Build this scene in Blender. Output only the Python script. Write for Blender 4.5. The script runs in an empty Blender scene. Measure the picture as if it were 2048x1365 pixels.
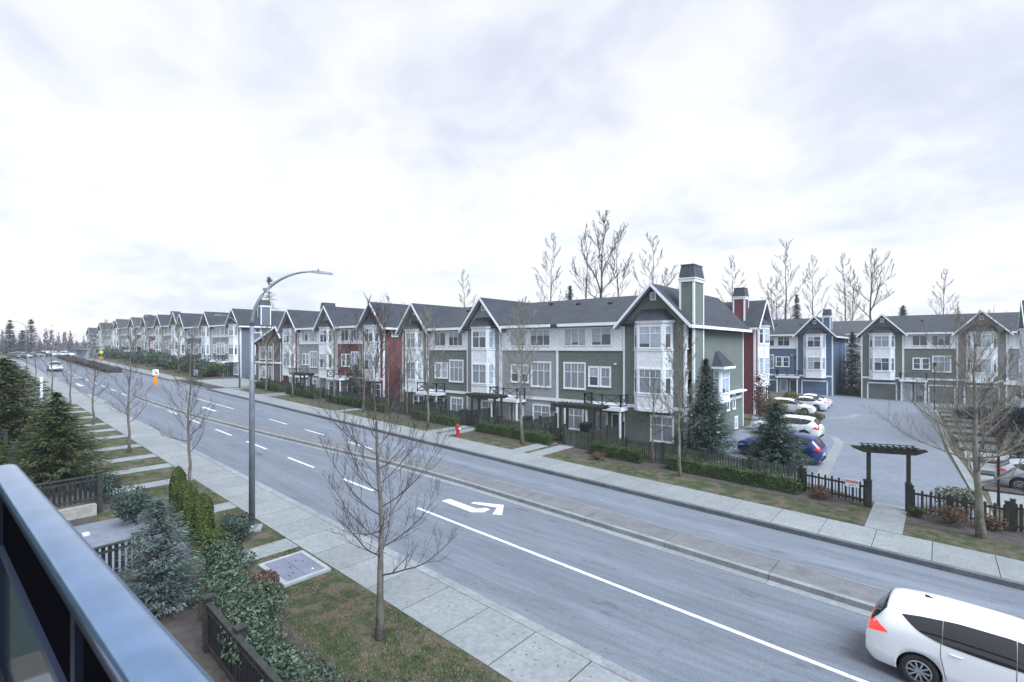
import bpy, math, random
from mathutils import Vector, Matrix
R_ = math.radians
scene = bpy.context.scene
COL = scene.collection

# ------------------------------------------------------------------ camera
cam = bpy.data.cameras.new('camera'); cam_o = bpy.data.objects.new('camera', cam); COL.objects.link(cam_o)
cam.sensor_width = 36; cam.lens = 18.28; cam.shift_y = 0.0066; cam.clip_start = 0.05; cam.clip_end = 6000
cam_o.location = (0, 0, 6.8); cam_o.rotation_euler = (R_(90), 0, R_(39.45)); scene.camera = cam_o
cam.dof.use_dof = True; cam.dof.focus_distance = 18; cam.dof.aperture_fstop = 4.0

# ------------------------------------------------------------------ sky, sun, exposure
SUN_EL, SUN_AZ = 52, 100        # azimuth measured from +Y towards +X
world = bpy.data.worlds.new('World'); scene.world = world; world.use_nodes = True
nt = world.node_tree; nt.nodes.clear(); N = nt.nodes.new; LK = nt.links.new
out = N('ShaderNodeOutputWorld'); bg = N('ShaderNodeBackground'); bg.inputs['Strength'].default_value = 0.228
sky = N('ShaderNodeTexSky'); sky.sky_type = 'NISHITA'; sky.sun_disc = False
sky.sun_elevation = R_(SUN_EL); sky.sun_rotation = R_(SUN_AZ)
tc = N('ShaderNodeTexCoord'); sep = N('ShaderNodeSeparateXYZ'); LK(tc.outputs['Generated'], sep.inputs[0])
def wmath(op, a, b=None, c=None):
    n = N('ShaderNodeMath'); n.operation = op
    for i, v in enumerate((a, b, c)):
        if v is None: continue
        if isinstance(v, (int, float)): n.inputs[i].default_value = v
        else: LK(v, n.inputs[i])
    return n.outputs[0]
zc = wmath('ADD', wmath('MAXIMUM', sep.outputs[2], 0.0), 0.22)
comb = N('ShaderNodeCombineXYZ'); LK(wmath('DIVIDE', sep.outputs[0], zc), comb.inputs[0]); LK(wmath('DIVIDE', sep.outputs[1], zc), comb.inputs[1])
def wnoise(scale, detail, rough, dist, off, sq=(1, 1, 1)):
    mp = N('ShaderNodeMapping'); mp.inputs['Location'].default_value = off; mp.inputs['Scale'].default_value = sq
    mp.inputs['Rotation'].default_value = (0, 0, R_(39))
    LK(comb.outputs[0], mp.inputs['Vector'])
    n = N('ShaderNodeTexNoise'); n.inputs['Scale'].default_value = scale; n.inputs['Detail'].default_value = detail
    n.inputs['Roughness'].default_value = rough; n.inputs['Distortion'].default_value = dist
    LK(mp.outputs[0], n.inputs['Vector']); return n.outputs['Fac']
def wramp(fac, stops):
    r = N('ShaderNodeValToRGB'); LK(fac, r.inputs[0]); e = r.color_ramp.elements
    e[0].position, e[0].color = stops[0][0], stops[0][1] + (1,)
    e[1].position, e[1].color = stops[-1][0], stops[-1][1] + (1,)
    for p, c in stops[1:-1]:
        k = e.new(p); k.color = c + (1,)
    return r.outputs[0]
big = wnoise(0.8, 5, 0.5, 0.3, (3.1, 7.7, 0), (1, 1.15, 1))
fine = wnoise(2.9, 7, 0.56, 0.4, (1.3, 2.2, 4), (1, 1.15, 1))
mixn = wmath('ADD', wmath('MULTIPLY', big, 0.60), wmath('MULTIPLY', fine, 0.41))
cl = wramp(mixn, [(0.32, (.70, .74, .86)), (0.40, (.80, .83, .94)), (0.455, (.93, .945, 1.0)), (0.51, (1.03, 1.035, 1.05)), (.7, (1.05, 1.05, 1.05))])
# a faint violet-pink band low over the horizon
lowm = N('ShaderNodeMapRange'); lowm.inputs['From Min'].default_value = 0.0; lowm.inputs['From Max'].default_value = 0.10
lowm.inputs['To Min'].default_value = 1.0; lowm.inputs['To Max'].default_value = 0.0; LK(sep.outputs[2], lowm.inputs['Value'])
mx = N('ShaderNodeMixRGB'); mx.blend_type = 'MULTIPLY'; mx.inputs[2].default_value = (1.0, .93, .97, 1)
LK(wmath('MULTIPLY', lowm.outputs[0], 0.6), mx.inputs[0]); LK(cl, mx.inputs[1])
mx2 = N('ShaderNodeMixRGB'); mx2.inputs[0].default_value = 0.03; LK(mx.outputs[0], mx2.inputs[1]); LK(sky.outputs[0], mx2.inputs[2])
LK(mx2.outputs[0], bg.inputs['Color']); LK(bg.outputs[0], out.inputs[0])
sun = bpy.data.lights.new('sun', 'SUN'); sun.energy = 1.5; sun.angle = R_(42); sun.color = (.79, .89, 1.0)
sun_o = bpy.data.objects.new('sun', sun); COL.objects.link(sun_o)
sun_o.rotation_euler = (R_(90 - SUN_EL), 0, R_(180 - SUN_AZ)); sun_o.location = (0, 0, 60)
scene.view_settings.view_transform = 'Standard'; scene.view_settings.look = 'None'; scene.view_settings.gamma = 1
scene.view_settings.exposure = 2.07
scene.cycles.max_bounces = 6; scene.cycles.diffuse_bounces = 3; scene.cycles.glossy_bounces = 3
scene.cycles.transmission_bounces = 6; scene.cycles.transparent_max_bounces = 8

# ------------------------------------------------------------------ materials
MATS = {}
def mat(name, c, c2=None, scale=3.0, rough=.8, metal=0, bump=0, bscale=None, emit=0, kind='noise', island=0, spec=.4, stretch=(1, 1, 1), coat=0, c3=None, contrast=(.38, .62)):
    if name in MATS: return MATS[name]
    m = bpy.data.materials.new(name); m.use_nodes = True; t = m.node_tree
    b = t.nodes['Principled BSDF']; MATS[name] = m
    b.inputs['Base Color'].default_value = tuple(c) + (1,); b.inputs['Roughness'].default_value = rough
    b.inputs['Metallic'].default_value = metal; b.inputs['Specular IOR Level'].default_value = spec
    b.inputs['Coat Weight'].default_value = coat
    if emit:
        b.inputs['Emission Color'].default_value = tuple(c) + (1,); b.inputs['Emission Strength'].default_value = emit
    tc = t.nodes.new('ShaderNodeTexCoord')
    mp = t.nodes.new('ShaderNodeMapping'); mp.inputs['Scale'].default_value = stretch
    t.links.new(tc.outputs['Object'], mp.inputs['Vector'])
    if c2 is not None:
        n = t.nodes.new('ShaderNodeTexNoise'); n.inputs['Scale'].default_value = scale; n.inputs['Detail'].default_value = 8
        n.inputs['Roughness'].default_value = .65; t.links.new(mp.outputs[0], n.inputs['Vector'])
        r = t.nodes.new('ShaderNodeValToRGB'); t.links.new(n.outputs['Fac'], r.inputs[0])
        r.color_ramp.elements[0].position = contrast[0]; r.color_ramp.elements[0].color = tuple(c) + (1,)
        r.color_ramp.elements[1].position = contrast[1]; r.color_ramp.elements[1].color = tuple(c2) + (1,)
        if c3 is not None:
            e = r.color_ramp.elements.new(sum(contrast) / 2); e.color = tuple(c3) + (1,)
        src = r.outputs[0]
        n2 = t.nodes.new('ShaderNodeTexNoise'); n2.inputs['Scale'].default_value = scale * 9; n2.inputs['Detail'].default_value = 4
        t.links.new(mp.outputs[0], n2.inputs['Vector'])
        mr = t.nodes.new('ShaderNodeMapRange'); mr.inputs['From Min'].default_value = .3; mr.inputs['From Max'].default_value = .7
        mr.inputs['To Min'].default_value = .86; mr.inputs['To Max'].default_value = 1.14; t.links.new(n2.outputs['Fac'], mr.inputs['Value'])
        mm = t.nodes.new('ShaderNodeMixRGB'); mm.blend_type = 'MULTIPLY'; mm.inputs[0].default_value = 1
        t.links.new(src, mm.inputs[1]); t.links.new(mr.outputs[0], mm.inputs[2]); src = mm.outputs[0]
        if island:
            g = t.nodes.new('ShaderNodeNewGeometry'); mr2 = t.nodes.new('ShaderNodeMapRange')
            mr2.inputs['To Min'].default_value = 1 - island; mr2.inputs['To Max'].default_value = 1 + island
            t.links.new(g.outputs['Random Per Island'], mr2.inputs['Value'])
            m3 = t.nodes.new('ShaderNodeMixRGB'); m3.blend_type = 'MULTIPLY'; m3.inputs[0].default_value = 1
            t.links.new(src, m3.inputs[1]); t.links.new(mr2.outputs[0], m3.inputs[2]); src = m3.outputs[0]
        t.links.new(src, b.inputs['Base Color'])
    if bump:
        bn = t.nodes.new('ShaderNodeBump'); bn.inputs['Strength'].default_value = bump
        if kind == 'siding' or kind == 'shingle' or kind == 'batten':
            sp = t.nodes.new('ShaderNodeSeparateXYZ'); t.links.new(tc.outputs['Object'], sp.inputs[0])
            if kind == 'batten':
                q = t.nodes.new('ShaderNodeMath'); q.operation = 'ADD'
                t.links.new(sp.outputs[0], q.inputs[0]); t.links.new(sp.outputs[1], q.inputs[1]); base = q.outputs[0]; per = .4
            else:
                base = sp.outputs[2]; per = .17 if kind == 'siding' else .14
            d = t.nodes.new('ShaderNodeMath'); d.operation = 'DIVIDE'; d.inputs[1].default_value = per; t.links.new(base, d.inputs[0])
            f = t.nodes.new('ShaderNodeMath'); f.operation = 'FRACT'; t.links.new(d.outputs[0], f.inputs[0])
            if kind == 'batten':
                cpr = t.nodes.new('ShaderNodeMath'); cpr.operation = 'LESS_THAN'; cpr.inputs[1].default_value = .13
                t.links.new(f.outputs[0], cpr.inputs[0]); hgt = cpr.outputs[0]
            else:
                iv = t.nodes.new('ShaderNodeMath'); iv.operation = 'SUBTRACT'; iv.inputs[0].default_value = 1; t.links.new(f.outputs[0], iv.inputs[1])
                hgt = iv.outputs[0]
            bn.inputs['Distance'].default_value = .03; bn.inputs['Strength'].default_value = 1; bn.inputs['Distance'].default_value = .05; t.links.new(hgt, bn.inputs['Height'])
        else:
            n3 = t.nodes.new('ShaderNodeTexNoise'); n3.inputs['Scale'].default_value = bscale or scale * 6; n3.inputs['Detail'].default_value = 6
            t.links.new(mp.outputs[0], n3.inputs['Vector']); t.links.new(n3.outputs['Fac'], bn.inputs['Height']); bn.inputs['Distance'].default_value = .05
        t.links.new(bn.outputs[0], b.inputs['Normal'])
    return m

M = {}
M['asphalt'] = mat('asphalt', (.118, .135, .168), (.150, .169, .204), scale=.5, rough=.85, bump=.25, bscale=40, stretch=(.12, 1.3, 1), contrast=(.3, .7))
M['lot'] = mat('lot_asphalt', (.135, .155, .19), (.165, .185, .225), contrast=(.3, .7), scale=.4, rough=.85, bump=.2, bscale=40)
M['concrete'] = mat('concrete', (.178, .195, .205), (.225, .242, .252), scale=.9, rough=.9, bump=.15, bscale=30, island=.08, contrast=(.3, .7))
M['rimconc'] = mat('vault_rim', (.24, .26, .28), (.31, .33, .35), scale=3, rough=.9)
M['curb'] = mat('curb_concrete', (.17, .185, .20), (.24, .255, .27), scale=1.2, rough=.9, bump=.2, bscale=25)
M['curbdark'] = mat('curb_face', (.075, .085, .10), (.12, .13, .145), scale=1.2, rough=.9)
M['aggregate'] = mat('median_aggregate', (.118, .125, .138), (.160, .163, .172), scale=2, rough=.95, bump=.4, bscale=60)
M['groove'] = mat('joint', (.05, .055, .06), rough=.95)
M['paint'] = mat('road_paint', (.36, .39, .43), (.60, .63, .67), scale=6, rough=.8, contrast=(.34, .5))
M['lawn'] = mat('lawn', (.034, .055, .020), (.125, .100, .075), scale=2.0, rough=.95, bump=1.0, bscale=60, c3=(.062, .074, .034), contrast=(.40, .58))
M['soil'] = mat('soil', (.045, .038, .038), (.078, .066, .060), scale=3, rough=1, bump=.6, bscale=30)
M['earth'] = mat('earth', (.06, .065, .045), (.10, .095, .07), scale=.05, rough=1)
M['white'] = mat('white_trim', (.72, .76, .82), (.78, .82, .87), scale=1.5, rough=.6)
M['whitepanel'] = mat('white_board', (.66, .70, .765), (.72, .755, .81), scale=.8, rough=.65, bump=.5, kind='batten')
M['whitebay'] = mat('white_bay_panel', (.68, .72, .78), (.73, .77, .82), scale=.8, rough=.65)
def siding(n, c):
    return mat('siding_' + n, tuple(v * .92 for v in c), tuple(v * 1.08 for v in c), scale=.5, rough=.75, bump=.7, kind='siding')
SID = {'green': siding('green', (.106, .130, .121)), 'grey': siding('grey', (.225, .24, .26)), 'red': siding('red', (.112, .030, .038)),
       'blue': siding('blue', (.075, .115, .20)), 'slate': siding('slate', (.095, .115, .15)), 'brown': siding('brown', (.085, .07, .07)),
       'mint': siding('mint', (.19, .26, .27)), 'beige': siding('beige', (.30, .31, .29)), 'taupe': siding('taupe', (.17, .15, .11)), 'stonegrey': siding('stonegrey', (.185, .18, .185))}
M['roof'] = mat('roof_shingle', (.026, .031, .043), (.042, .048, .062), scale=1.4, rough=.9, bump=.5, kind='shingle')
M['roofb'] = mat('roof_shingle_brown', (.045, .044, .050), (.065, .062, .070), scale=1.4, rough=.9, bump=.5, kind='shingle')
M['soffit'] = mat('soffit', (.30, .33, .37), rough=.8)
M['black'] = mat('black_metal', (.012, .014, .018), rough=.5)
M['darkwood'] = mat('dark_stained_wood', (.020, .022, .022), (.036, .040, .036), scale=4, rough=.8, bump=.3)
M['fencewood'] = mat('weathered_fence_wood', (.040, .050, .046), (.075, .088, .075), scale=5, rough=.9, stretch=(1, 1, .2), island=.25)
M['glass'] = mat('window_glass', (.045, .055, .07), (.09, .105, .125), scale=.6, rough=.08, spec=.8)
M['blind'] = mat('window_blind', (.30, .36, .43), (.40, .46, .53), scale=1.5, rough=.25, spec=.6)
M['curtain'] = mat('window_curtain', (.18, .21, .25), (.28, .32, .37), scale=2.5, rough=.25, spec=.6, stretch=(6, 6, .3))
M['door'] = mat('door_dark', (.045, .055, .08), (.06, .07, .10), scale=2, rough=.5)
M['doorw'] = mat('door_pale', (.40, .45, .49), (.46, .50, .54), scale=2, rough=.5)
M['doorred'] = mat('door_red', (.12, .02, .035), rough=.5)
M['metalcap'] = mat('chimney_metal', (.05, .06, .08), (.075, .085, .105), scale=2, rough=.45, metal=.3)
M['steel'] = mat('galvanised_steel', (.16, .185, .22), (.22, .245, .28), scale=3, rough=.5, metal=.4)
M['bark'] = mat('bark', (.075, .072, .060), (.17, .155, .145), scale=4, rough=.95, bump=.6, bscale=30, stretch=(1, 1, .4))
M['barkg'] = mat('bark_mossy', (.085, .09, .06), (.22, .21, .19), scale=4, rough=.95, bump=.6, stretch=(1, 1, .4))
M['twig'] = mat('twig', (.055, .048, .048), (.09, .08, .075), scale=5, rough=.9)
M['twigpale'] = mat('twig_pale', (.15, .14, .115), (.22, .205, .17), scale=5, rough=.9)
M['twigfar'] = mat('twig_far', (.040, .038, .045), (.07, .066, .076), scale=2, rough=.95)
def leaf(n, a, b, isl=.45): return mat('leaf_' + n, a, b, scale=1.6, rough=.8, island=isl, spec=.25)
LF = {'spruce': leaf('spruce', (.058, .085, .082), (.12, .155, .155)), 'dark': leaf('dark', (.016, .032, .026), (.042, .066, .050)),
      'fir': leaf('fir', (.028, .052, .044), (.065, .098, .078)), 'cedar': leaf('cedar', (.028, .052, .012), (.070, .088, .024), .5),
      'hem': leaf('hemlock', (.020, .046, .020), (.080, .085, .028), .5), 'box': leaf('box', (.022, .046, .016), (.052, .082, .028)),
      'rhodo': leaf('rhodo', (.034, .062, .040), (.105, .138, .095), .55), 'brown': leaf('brown', (.075, .045, .035), (.14, .09, .065)),
      'moss': leaf('moss', (.06, .07, .02), (.12, .12, .04)), 'greyb': leaf('greyb', (.09, .10, .075), (.16, .16, .12)),
      'purple': leaf('purple', (.045, .045, .042), (.075, .07, .065)), 'farg': leaf('far_green', (.05, .07, .065), (.08, .10, .095))}
M['grassblade'] = mat('grass_blade', (.045, .075, .022), (.16, .135, .09), scale=1.3, rough=.9, island=.4)
M['carwhite'] = mat('car_paint_white', (.72, .745, .78), rough=.22, spec=.5, coat=.6)
M['carblue'] = mat('car_paint_blue', (.010, .028, .15), rough=.25, coat=.8)
M['carsilver'] = mat('car_paint_silver', (.38, .41, .46), rough=.3, metal=.3, coat=.6)
M['cardark'] = mat('car_paint_dark', (.03, .035, .06), rough=.3, coat=.6)
M['carglass'] = mat('car_glass', (.010, .013, .016), rough=.06, spec=.7)
M['rubber'] = mat('tyre_rubber', (.018, .019, .021), rough=.85)
M['wheelwell'] = mat('wheel_well', (.006, .007, .008), rough=.95)
M['rim'] = mat('alloy_rim', (.32, .34, .37), rough=.35, metal=.6)
M['tail'] = mat('tail_lens', (.42, .02, .025), rough=.2, coat=.5)
M['taillit'] = mat('tail_lens_lit', (.75, .045, .04), rough=.3, emit=.18)
M['lens'] = mat('headlight_lens', (.55, .58, .62), rough=.1, coat=.5)
M['lenslit'] = mat('headlight_lit', (1.0, .93, .78), rough=.2, emit=.6)
M['plate'] = mat('plate', (.45, .47, .5), rough=.5)
M['hydrant'] = mat('hydrant_red', (.42, .015, .02), rough=.4)
M['stone'] = mat('stone_block', (.22, .22, .20), (.33, .32, .29), scale=4, rough=.95, bump=.5)
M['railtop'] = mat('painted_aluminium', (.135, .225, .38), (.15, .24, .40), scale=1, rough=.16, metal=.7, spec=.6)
M['railshade'] = mat('painted_aluminium_shaded', (.006, .009, .020), rough=.5, spec=.25)  # same rail paint darkened, shade of faces turned from the sky put in
M['railshade2'] = mat('painted_aluminium_mid', (.03, .038, .07), rough=.4)
M['railgap'] = mat('rail_gap_dark', (.005, .005, .007), rough=.9, spec=.0)
M['vaultlid'] = mat('vault_lid', (.125, .14, .195), (.16, .175, .23), scale=2, rough=.7)
M['orange'] = mat('marker_orange', (.62, .22, .02), rough=.5)
M['yellow'] = mat('sign_yellow', (.55, .60, .06), rough=.5)
M['signred'] = mat('sign_red', (.45, .04, .08), rough=.5)
M['pink'] = mat('haze_tinted_hills', (.11, .16, .22), (.13, .18, .24), scale=.01, rough=1)  # blue-grey of distance haze painted into the hill colour

def road_bands(m):
    t = m.node_tree; b = t.nodes['Principled BSDF']; src = b.inputs['Base Color'].links[0].from_socket
    tc = t.nodes.new('ShaderNodeTexCoord'); sp = t.nodes.new('ShaderNodeSeparateXYZ'); t.links.new(tc.outputs['Object'], sp.inputs[0])
    a = t.nodes.new('ShaderNodeMath'); a.operation = 'MULTIPLY_ADD'; a.inputs[1].default_value = .065; t.links.new(sp.outputs[0], a.inputs[0]); t.links.new(sp.outputs[1], a.inputs[2])
    nz = t.nodes.new('ShaderNodeTexNoise'); nz.inputs['Scale'].default_value = .25; t.links.new(tc.outputs['Object'], nz.inputs['Vector'])
    w = t.nodes.new('ShaderNodeMath'); w.operation = 'MULTIPLY_ADD'; w.inputs[1].default_value = .5; t.links.new(nz.outputs['Fac'], w.inputs[0]); t.links.new(a.outputs[0], w.inputs[2])
    mr = t.nodes.new('ShaderNodeMapRange'); mr.inputs['From Min'].default_value = 9.25; mr.inputs['From Max'].default_value = 21.75; t.links.new(w.outputs[0], mr.inputs['Value'])
    r = t.nodes.new('ShaderNodeValToRGB'); t.links.new(mr.outputs[0], r.inputs[0]); r.color_ramp.interpolation = 'EASE'
    E = r.color_ramp.elements; pts = [(0, .86), (.05, .98), (.10, .90), (.16, 1.02), (.22, .92), (.30, .99), (.36, .92), (.43, 1.0), (.50, .92), (.57, .95), (.72, .96), (.77, 1.0), (.82, 1.16), (.87, .97), (.93, 1.05), (1, .9)]
    E[0].position = 0; E[0].color = (pts[0][1],) * 3 + (1,); E[1].position = 1; E[1].color = (pts[-1][1],) * 3 + (1,)
    for p, v in pts[1:-1]: e = E.new(p); e.color = (v, v, v, 1)
    mm = t.nodes.new('ShaderNodeMixRGB'); mm.blend_type = 'MULTIPLY'; mm.inputs[0].default_value = 1; t.links.new(src, mm.inputs[1]); t.links.new(r.outputs[0], mm.inputs[2])
    # aggregate speckle and dark worn patches
    n2 = t.nodes.new('ShaderNodeTexNoise'); n2.inputs['Scale'].default_value = 28; n2.inputs['Detail'].default_value = 3; t.links.new(tc.outputs['Object'], n2.inputs['Vector'])
    m2 = t.nodes.new('ShaderNodeMapRange'); m2.inputs['From Min'].default_value = .3; m2.inputs['From Max'].default_value = .7; m2.inputs['To Min'].default_value = .80; m2.inputs['To Max'].default_value = 1.18; t.links.new(n2.outputs['Fac'], m2.inputs['Value'])
    m3 = t.nodes.new('ShaderNodeMixRGB'); m3.blend_type = 'MULTIPLY'; m3.inputs[0].default_value = 1; t.links.new(mm.outputs[0], m3.inputs[1]); t.links.new(m2.outputs[0], m3.inputs[2])
    n4 = t.nodes.new('ShaderNodeTexNoise'); n4.inputs['Scale'].default_value = 1.0; n4.inputs['Detail'].default_value = 9; n4.inputs['Roughness'].default_value = .72
    mp = t.nodes.new('ShaderNodeMapping'); mp.inputs['Scale'].default_value = (.55, 1.6, 1); t.links.new(tc.outputs['Object'], mp.inputs['Vector']); t.links.new(mp.outputs[0], n4.inputs['Vector'])
    m4 = t.nodes.new('ShaderNodeMapRange'); m4.inputs['From Min'].default_value = .58; m4.inputs['From Max'].default_value = .68; m4.inputs['To Min'].default_value = 1.0; m4.inputs['To Max'].default_value = .62; t.links.new(n4.outputs['Fac'], m4.inputs['Value'])
    m5 = t.nodes.new('ShaderNodeMixRGB'); m5.blend_type = 'MULTIPLY'; m5.inputs[0].default_value = 1; t.links.new(m3.outputs[0], m5.inputs[1]); t.links.new(m4.outputs[0], m5.inputs[2])
    t.links.new(m5.outputs[0], b.inputs['Base Color'])
road_bands(M['asphalt'])
# ------------------------------------------------------------------ mesh helper
class MB:
    def __init__(s): s.v = []; s.f = []; s.m = []; s.o = (0, 0); s.a = 0; s.k = (1, 0)
    def frame(s, ox=0, oy=0, ang=0): s.o = (ox, oy); s.k = (math.cos(ang), math.sin(ang)); return s
    def P(s, x, y, z):
        c, n = s.k; s.v.append((s.o[0] + x * c - y * n, s.o[1] + x * n + y * c, z)); return len(s.v) - 1
    def face(s, pts, mi=0):
        s.f.append([s.P(*p) for p in pts]); s.m.append(mi)
    def hexa(s, p, mi=0):     # p: 4 bottom ccw, 4 top
        i = [s.P(*q) for q in p]
        for q in ((3, 2, 1, 0), (4, 5, 6, 7), (0, 1, 5, 4), (1, 2, 6, 5), (2, 3, 7, 6), (3, 0, 4, 7)):
            s.f.append([i[k] for k in q]); s.m.append(mi)
    def box(s, x0, x1, y0, y1, z0, z1, mi=0):
        s.hexa([(x0, y0, z0), (x1, y0, z0), (x1, y1, z0), (x0, y1, z0), (x0, y0, z1), (x1, y0, z1), (x1, y1, z1), (x0, y1, z1)], mi)
    def prism(s, poly, y0, y1, mi=0):    # poly in (x,z), extruded along y
        a = [s.P(x, y0, z) for x, z in poly]; b = [s.P(x, y1, z) for x, z in poly]; n = len(poly)
        s.f.append(a[:]); s.m.append(mi); s.f.append(b[::-1]); s.m.append(mi)
        for i in range(n):
            j = (i + 1) % n; s.f.append([a[j], a[i], b[i], b[j]]); s.m.append(mi)
    def zprism(s, poly, z0, z1, mi=0):   # poly in (x,y)
        a = [s.P(x, y, z0) for x, y in poly]; b = [s.P(x, y, z1) for x, y in poly]; n = len(poly)
        s.f.append(a[::-1]); s.m.append(mi); s.f.append(b[:]); s.m.append(mi)
        for i in range(n):
            j = (i + 1) % n; s.f.append([a[i], a[j], b[j], b[i]]); s.m.append(mi)
    def bar(s, p0, p1, w, h, mi=0):      # rectangular bar between two points
        p0 = Vector(p0); p1 = Vector(p1); d = (p1 - p0).normalized(); u = Vector((0, 0, 1))
        sd = d.cross(u)
        if sd.length < 1e-4: sd = Vector((1, 0, 0))
        sd.normalize(); up = sd.cross(d).normalized(); a = sd * w / 2; b = up * h / 2
        s.hexa([p0 - a - b, p0 + a - b, p1 + a - b, p1 - a - b, p0 - a + b, p0 + a + b, p1 + a + b, p1 - a + b], mi)
    def tube(s, pts, rad, n=6, mi=0, cap=True):
        pts = [Vector(p) for p in pts]; rings = []
        for i, p in enumerate(pts):
            d = (pts[min(i + 1, len(pts) - 1)] - pts[max(i - 1, 0)])
            if d.length < 1e-7: d = Vector((0, 0, 1))
            d.normalize(); ref = Vector((1, 0, 0)) if abs(d.z) > .8 else Vector((0, 0, 1))
            a = d.cross(ref).normalized(); b = d.cross(a)
            rings.append([s.P(*(p + (a * math.cos(6.28318 * k / n) + b * math.sin(6.28318 * k / n)) * rad[i])) for k in range(n)])
        for i in range(len(pts) - 1):
            for k in range(n):
                j = (k + 1) % n; s.f.append([rings[i][k], rings[i][j], rings[i + 1][j], rings[i + 1][k]]); s.m.append(mi)
        if cap:
            s.f.append(rings[0][::-1]); s.m.append(mi); s.f.append(rings[-1]); s.m.append(mi)
    def build(s, name, mats, parent=None, smooth=False, loc=None):
        me = bpy.data.meshes.new(name); me.from_pydata(s.v, [], s.f)
        for m in (mats if isinstance(mats, (list, tuple)) else [mats]): me.materials.append(m)
        if any(s.m): me.polygons.foreach_set('material_index', s.m)
        if smooth: me.polygons.foreach_set('use_smooth', [True] * len(me.polygons))
        o = bpy.data.objects.new(name, me); COL.objects.link(o)
        if parent is not None: o.parent = parent
        if loc: o.location = loc
        return o

def tag(o, label, cat, group=None):
    o['label'] = label; o['category'] = cat
    if group: o['group'] = group
    return o
def thing(name, label, cat, loc=(0, 0, 0), rz=0, group=None, s=1):
    o = bpy.data.objects.new(name, None); COL.objects.link(o); o.location = loc; o.rotation_euler = (0, 0, rz)
    o.empty_display_size = .2; o.scale = (s, s, s)
    return tag(o, label, cat, group)
def struct(o): o['kind'] = 'structure'; return o
def copy_tree(o, parent=None):
    c = o.copy(); COL.objects.link(c); c.parent = parent
    for ch in list(o.children): copy_tree(ch, c)
    return c
def place(o, x, y, z, rz=0, s=1, label=None, group=None):
    o.location = (x, y, z); o.rotation_euler = (0, 0, rz); o.scale = (s, s, s) if not isinstance(s, tuple) else s
    if label: o['label'] = label
    if group: o['group'] = group
    return o

# ------------------------------------------------------------------ terrain frame: the street climbs to the left and is turned a few degrees
def gz(x): return -.025 * max(-170, min(x, 60))
def RP(x, off, h=0): return (x, off - .065 * x, gz(x) + h)
def OY(x, off): return off - .065 * x
def sbox(mb, x0, x1, o0, o1, h0, h1, mi=0, oo=None):
    """slab in the street frame; oo gives other offsets at x1"""
    p0, p1 = (oo if oo else (o0, o1))
    mb.hexa([RP(x0, o0, h0), RP(x1, p0, h0), RP(x1, p1, h0), RP(x0, o1, h0), RP(x0, o0, h1), RP(x1, p0, h1), RP(x1, p1, h1), RP(x0, o1, h1)], mi)
def squad(mb, x0, x1, o0, o1, h, mi=0, oo=None):
    p0, p1 = (oo if oo else (o0, o1))
    mb.face([RP(x0, o0, h), RP(x1, p0, h), RP(x1, p1, h), RP(x0, o1, h)], mi)

mb = MB()
for x0, x1 in ((-3000, -170), (-170, 60), (60, 3000)): 
    mb.face([(x0, -2500, gz(x0) - .22), (x1, -2500, gz(x1) - .22), (x1, 3000, gz(x1) - .22), (x0, 3000, gz(x0) - .22)])
struct(mb.build('ground', M['earth']))
mb = MB()
for x0, x1 in ((-420, -170), (-170, 40)): squad(mb, x0, x1, 9.35, 21.05, -.13)
struct(mb.build('road', M['asphalt']))
# lawns either side (raised to kerb height)
mb = MB()
for x0, x1 in ((-300, -170), (-170, 40)): sbox(mb, x0, x1, -30, 9.3, -.3, 0)
struct(mb.build('near_lawn', M['lawn']))
mb = MB()
for x0, x1 in ((-300, -170), (-170, -84)): sbox(mb, x0, x1, 21.1, 140, -.3, 0)
sbox(mb, -84, -70, 30, 140, -.3, -0.03); sbox(mb, -70, 40, 21.1, 140, -.3, 0)
struct(mb.build('far_lawn', M['lawn']))
rnd = random.Random(5)
# kerbs
mb = MB(); sbox(mb, -170, 40, 9.22, 9.5, -.3, .02); sbox(mb, -300, -170, 9.22, 9.5, -.3, .02); struct(mb.build('near_kerb', M['curb']))
mb = MB()
for x0, x1 in ((-300, -170), (-170, -86), (-69.5, 40)):
    sbox(mb, x0, x1, 21.0, 21.22, -.3, .03)
struct(mb.build('far_kerb', M['curbdark']))
# sidewalk slabs with open joints
def slabs(name, xa, xb, o0, o1, step, seed, gap=.035):
    mb = MB(); r = random.Random(seed); x = xa
    while x < xb:
        sbox(mb, x + gap / 2, min(x + step, xb) - gap / 2, o0, o1, -.2, .018 + r.uniform(-.003, .003)); x += step
    struct(mb.build(name, M['concrete'])); 
slabs('near_sidewalk', -170, 40, 7.55, 9.205, 1.55, 1)
slabs('far_sidewalk', -69, 40, 21.235, 23.38, 1.6, 2, .022)
slabs('far_sidewalk', -165, -86, 21.235, 23.38, 1.6, 3)
mb = MB(); sbox(mb, -170, 40, 7.5, 9.21, -.25, -.02); sbox(mb, -170, 40, 21.225, 23.4, -.25, -.02, 0); struct(mb.build('joint_bed', M['groove']))
# near driveways crossing the walk and a light apron
mb = MB(); sbox(mb, -71, -62, -6, 9.9, -.2, .03); struct(mb.build('driveway', M['concrete']))
mb = MB(); sbox(mb, -86, -69.5, 21.0, 30.5, -.2, -.02); struct(mb.build('side_street_apron', M['concrete']))
# walkway strips from the near patios to the sidewalk
for i, x in enumerate((-16.4, -21.75, -27.2, -30.6, -33.6, -37.2, -41.2, -44.4, -47.6, -52, -56, -59.5, -76, -80, -84, -90, -94)):
    mb = MB(); o = 5.0 if x > -26 else 4.0
    a = o
    while a < 7.45:
        b = min(a + 1.3, 7.53); sbox(mb, x - .46, x + .46, a + .008, b - .008, -.1, .012); a += 1.3
    struct(mb.build('footpath', M['concrete']))
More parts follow.
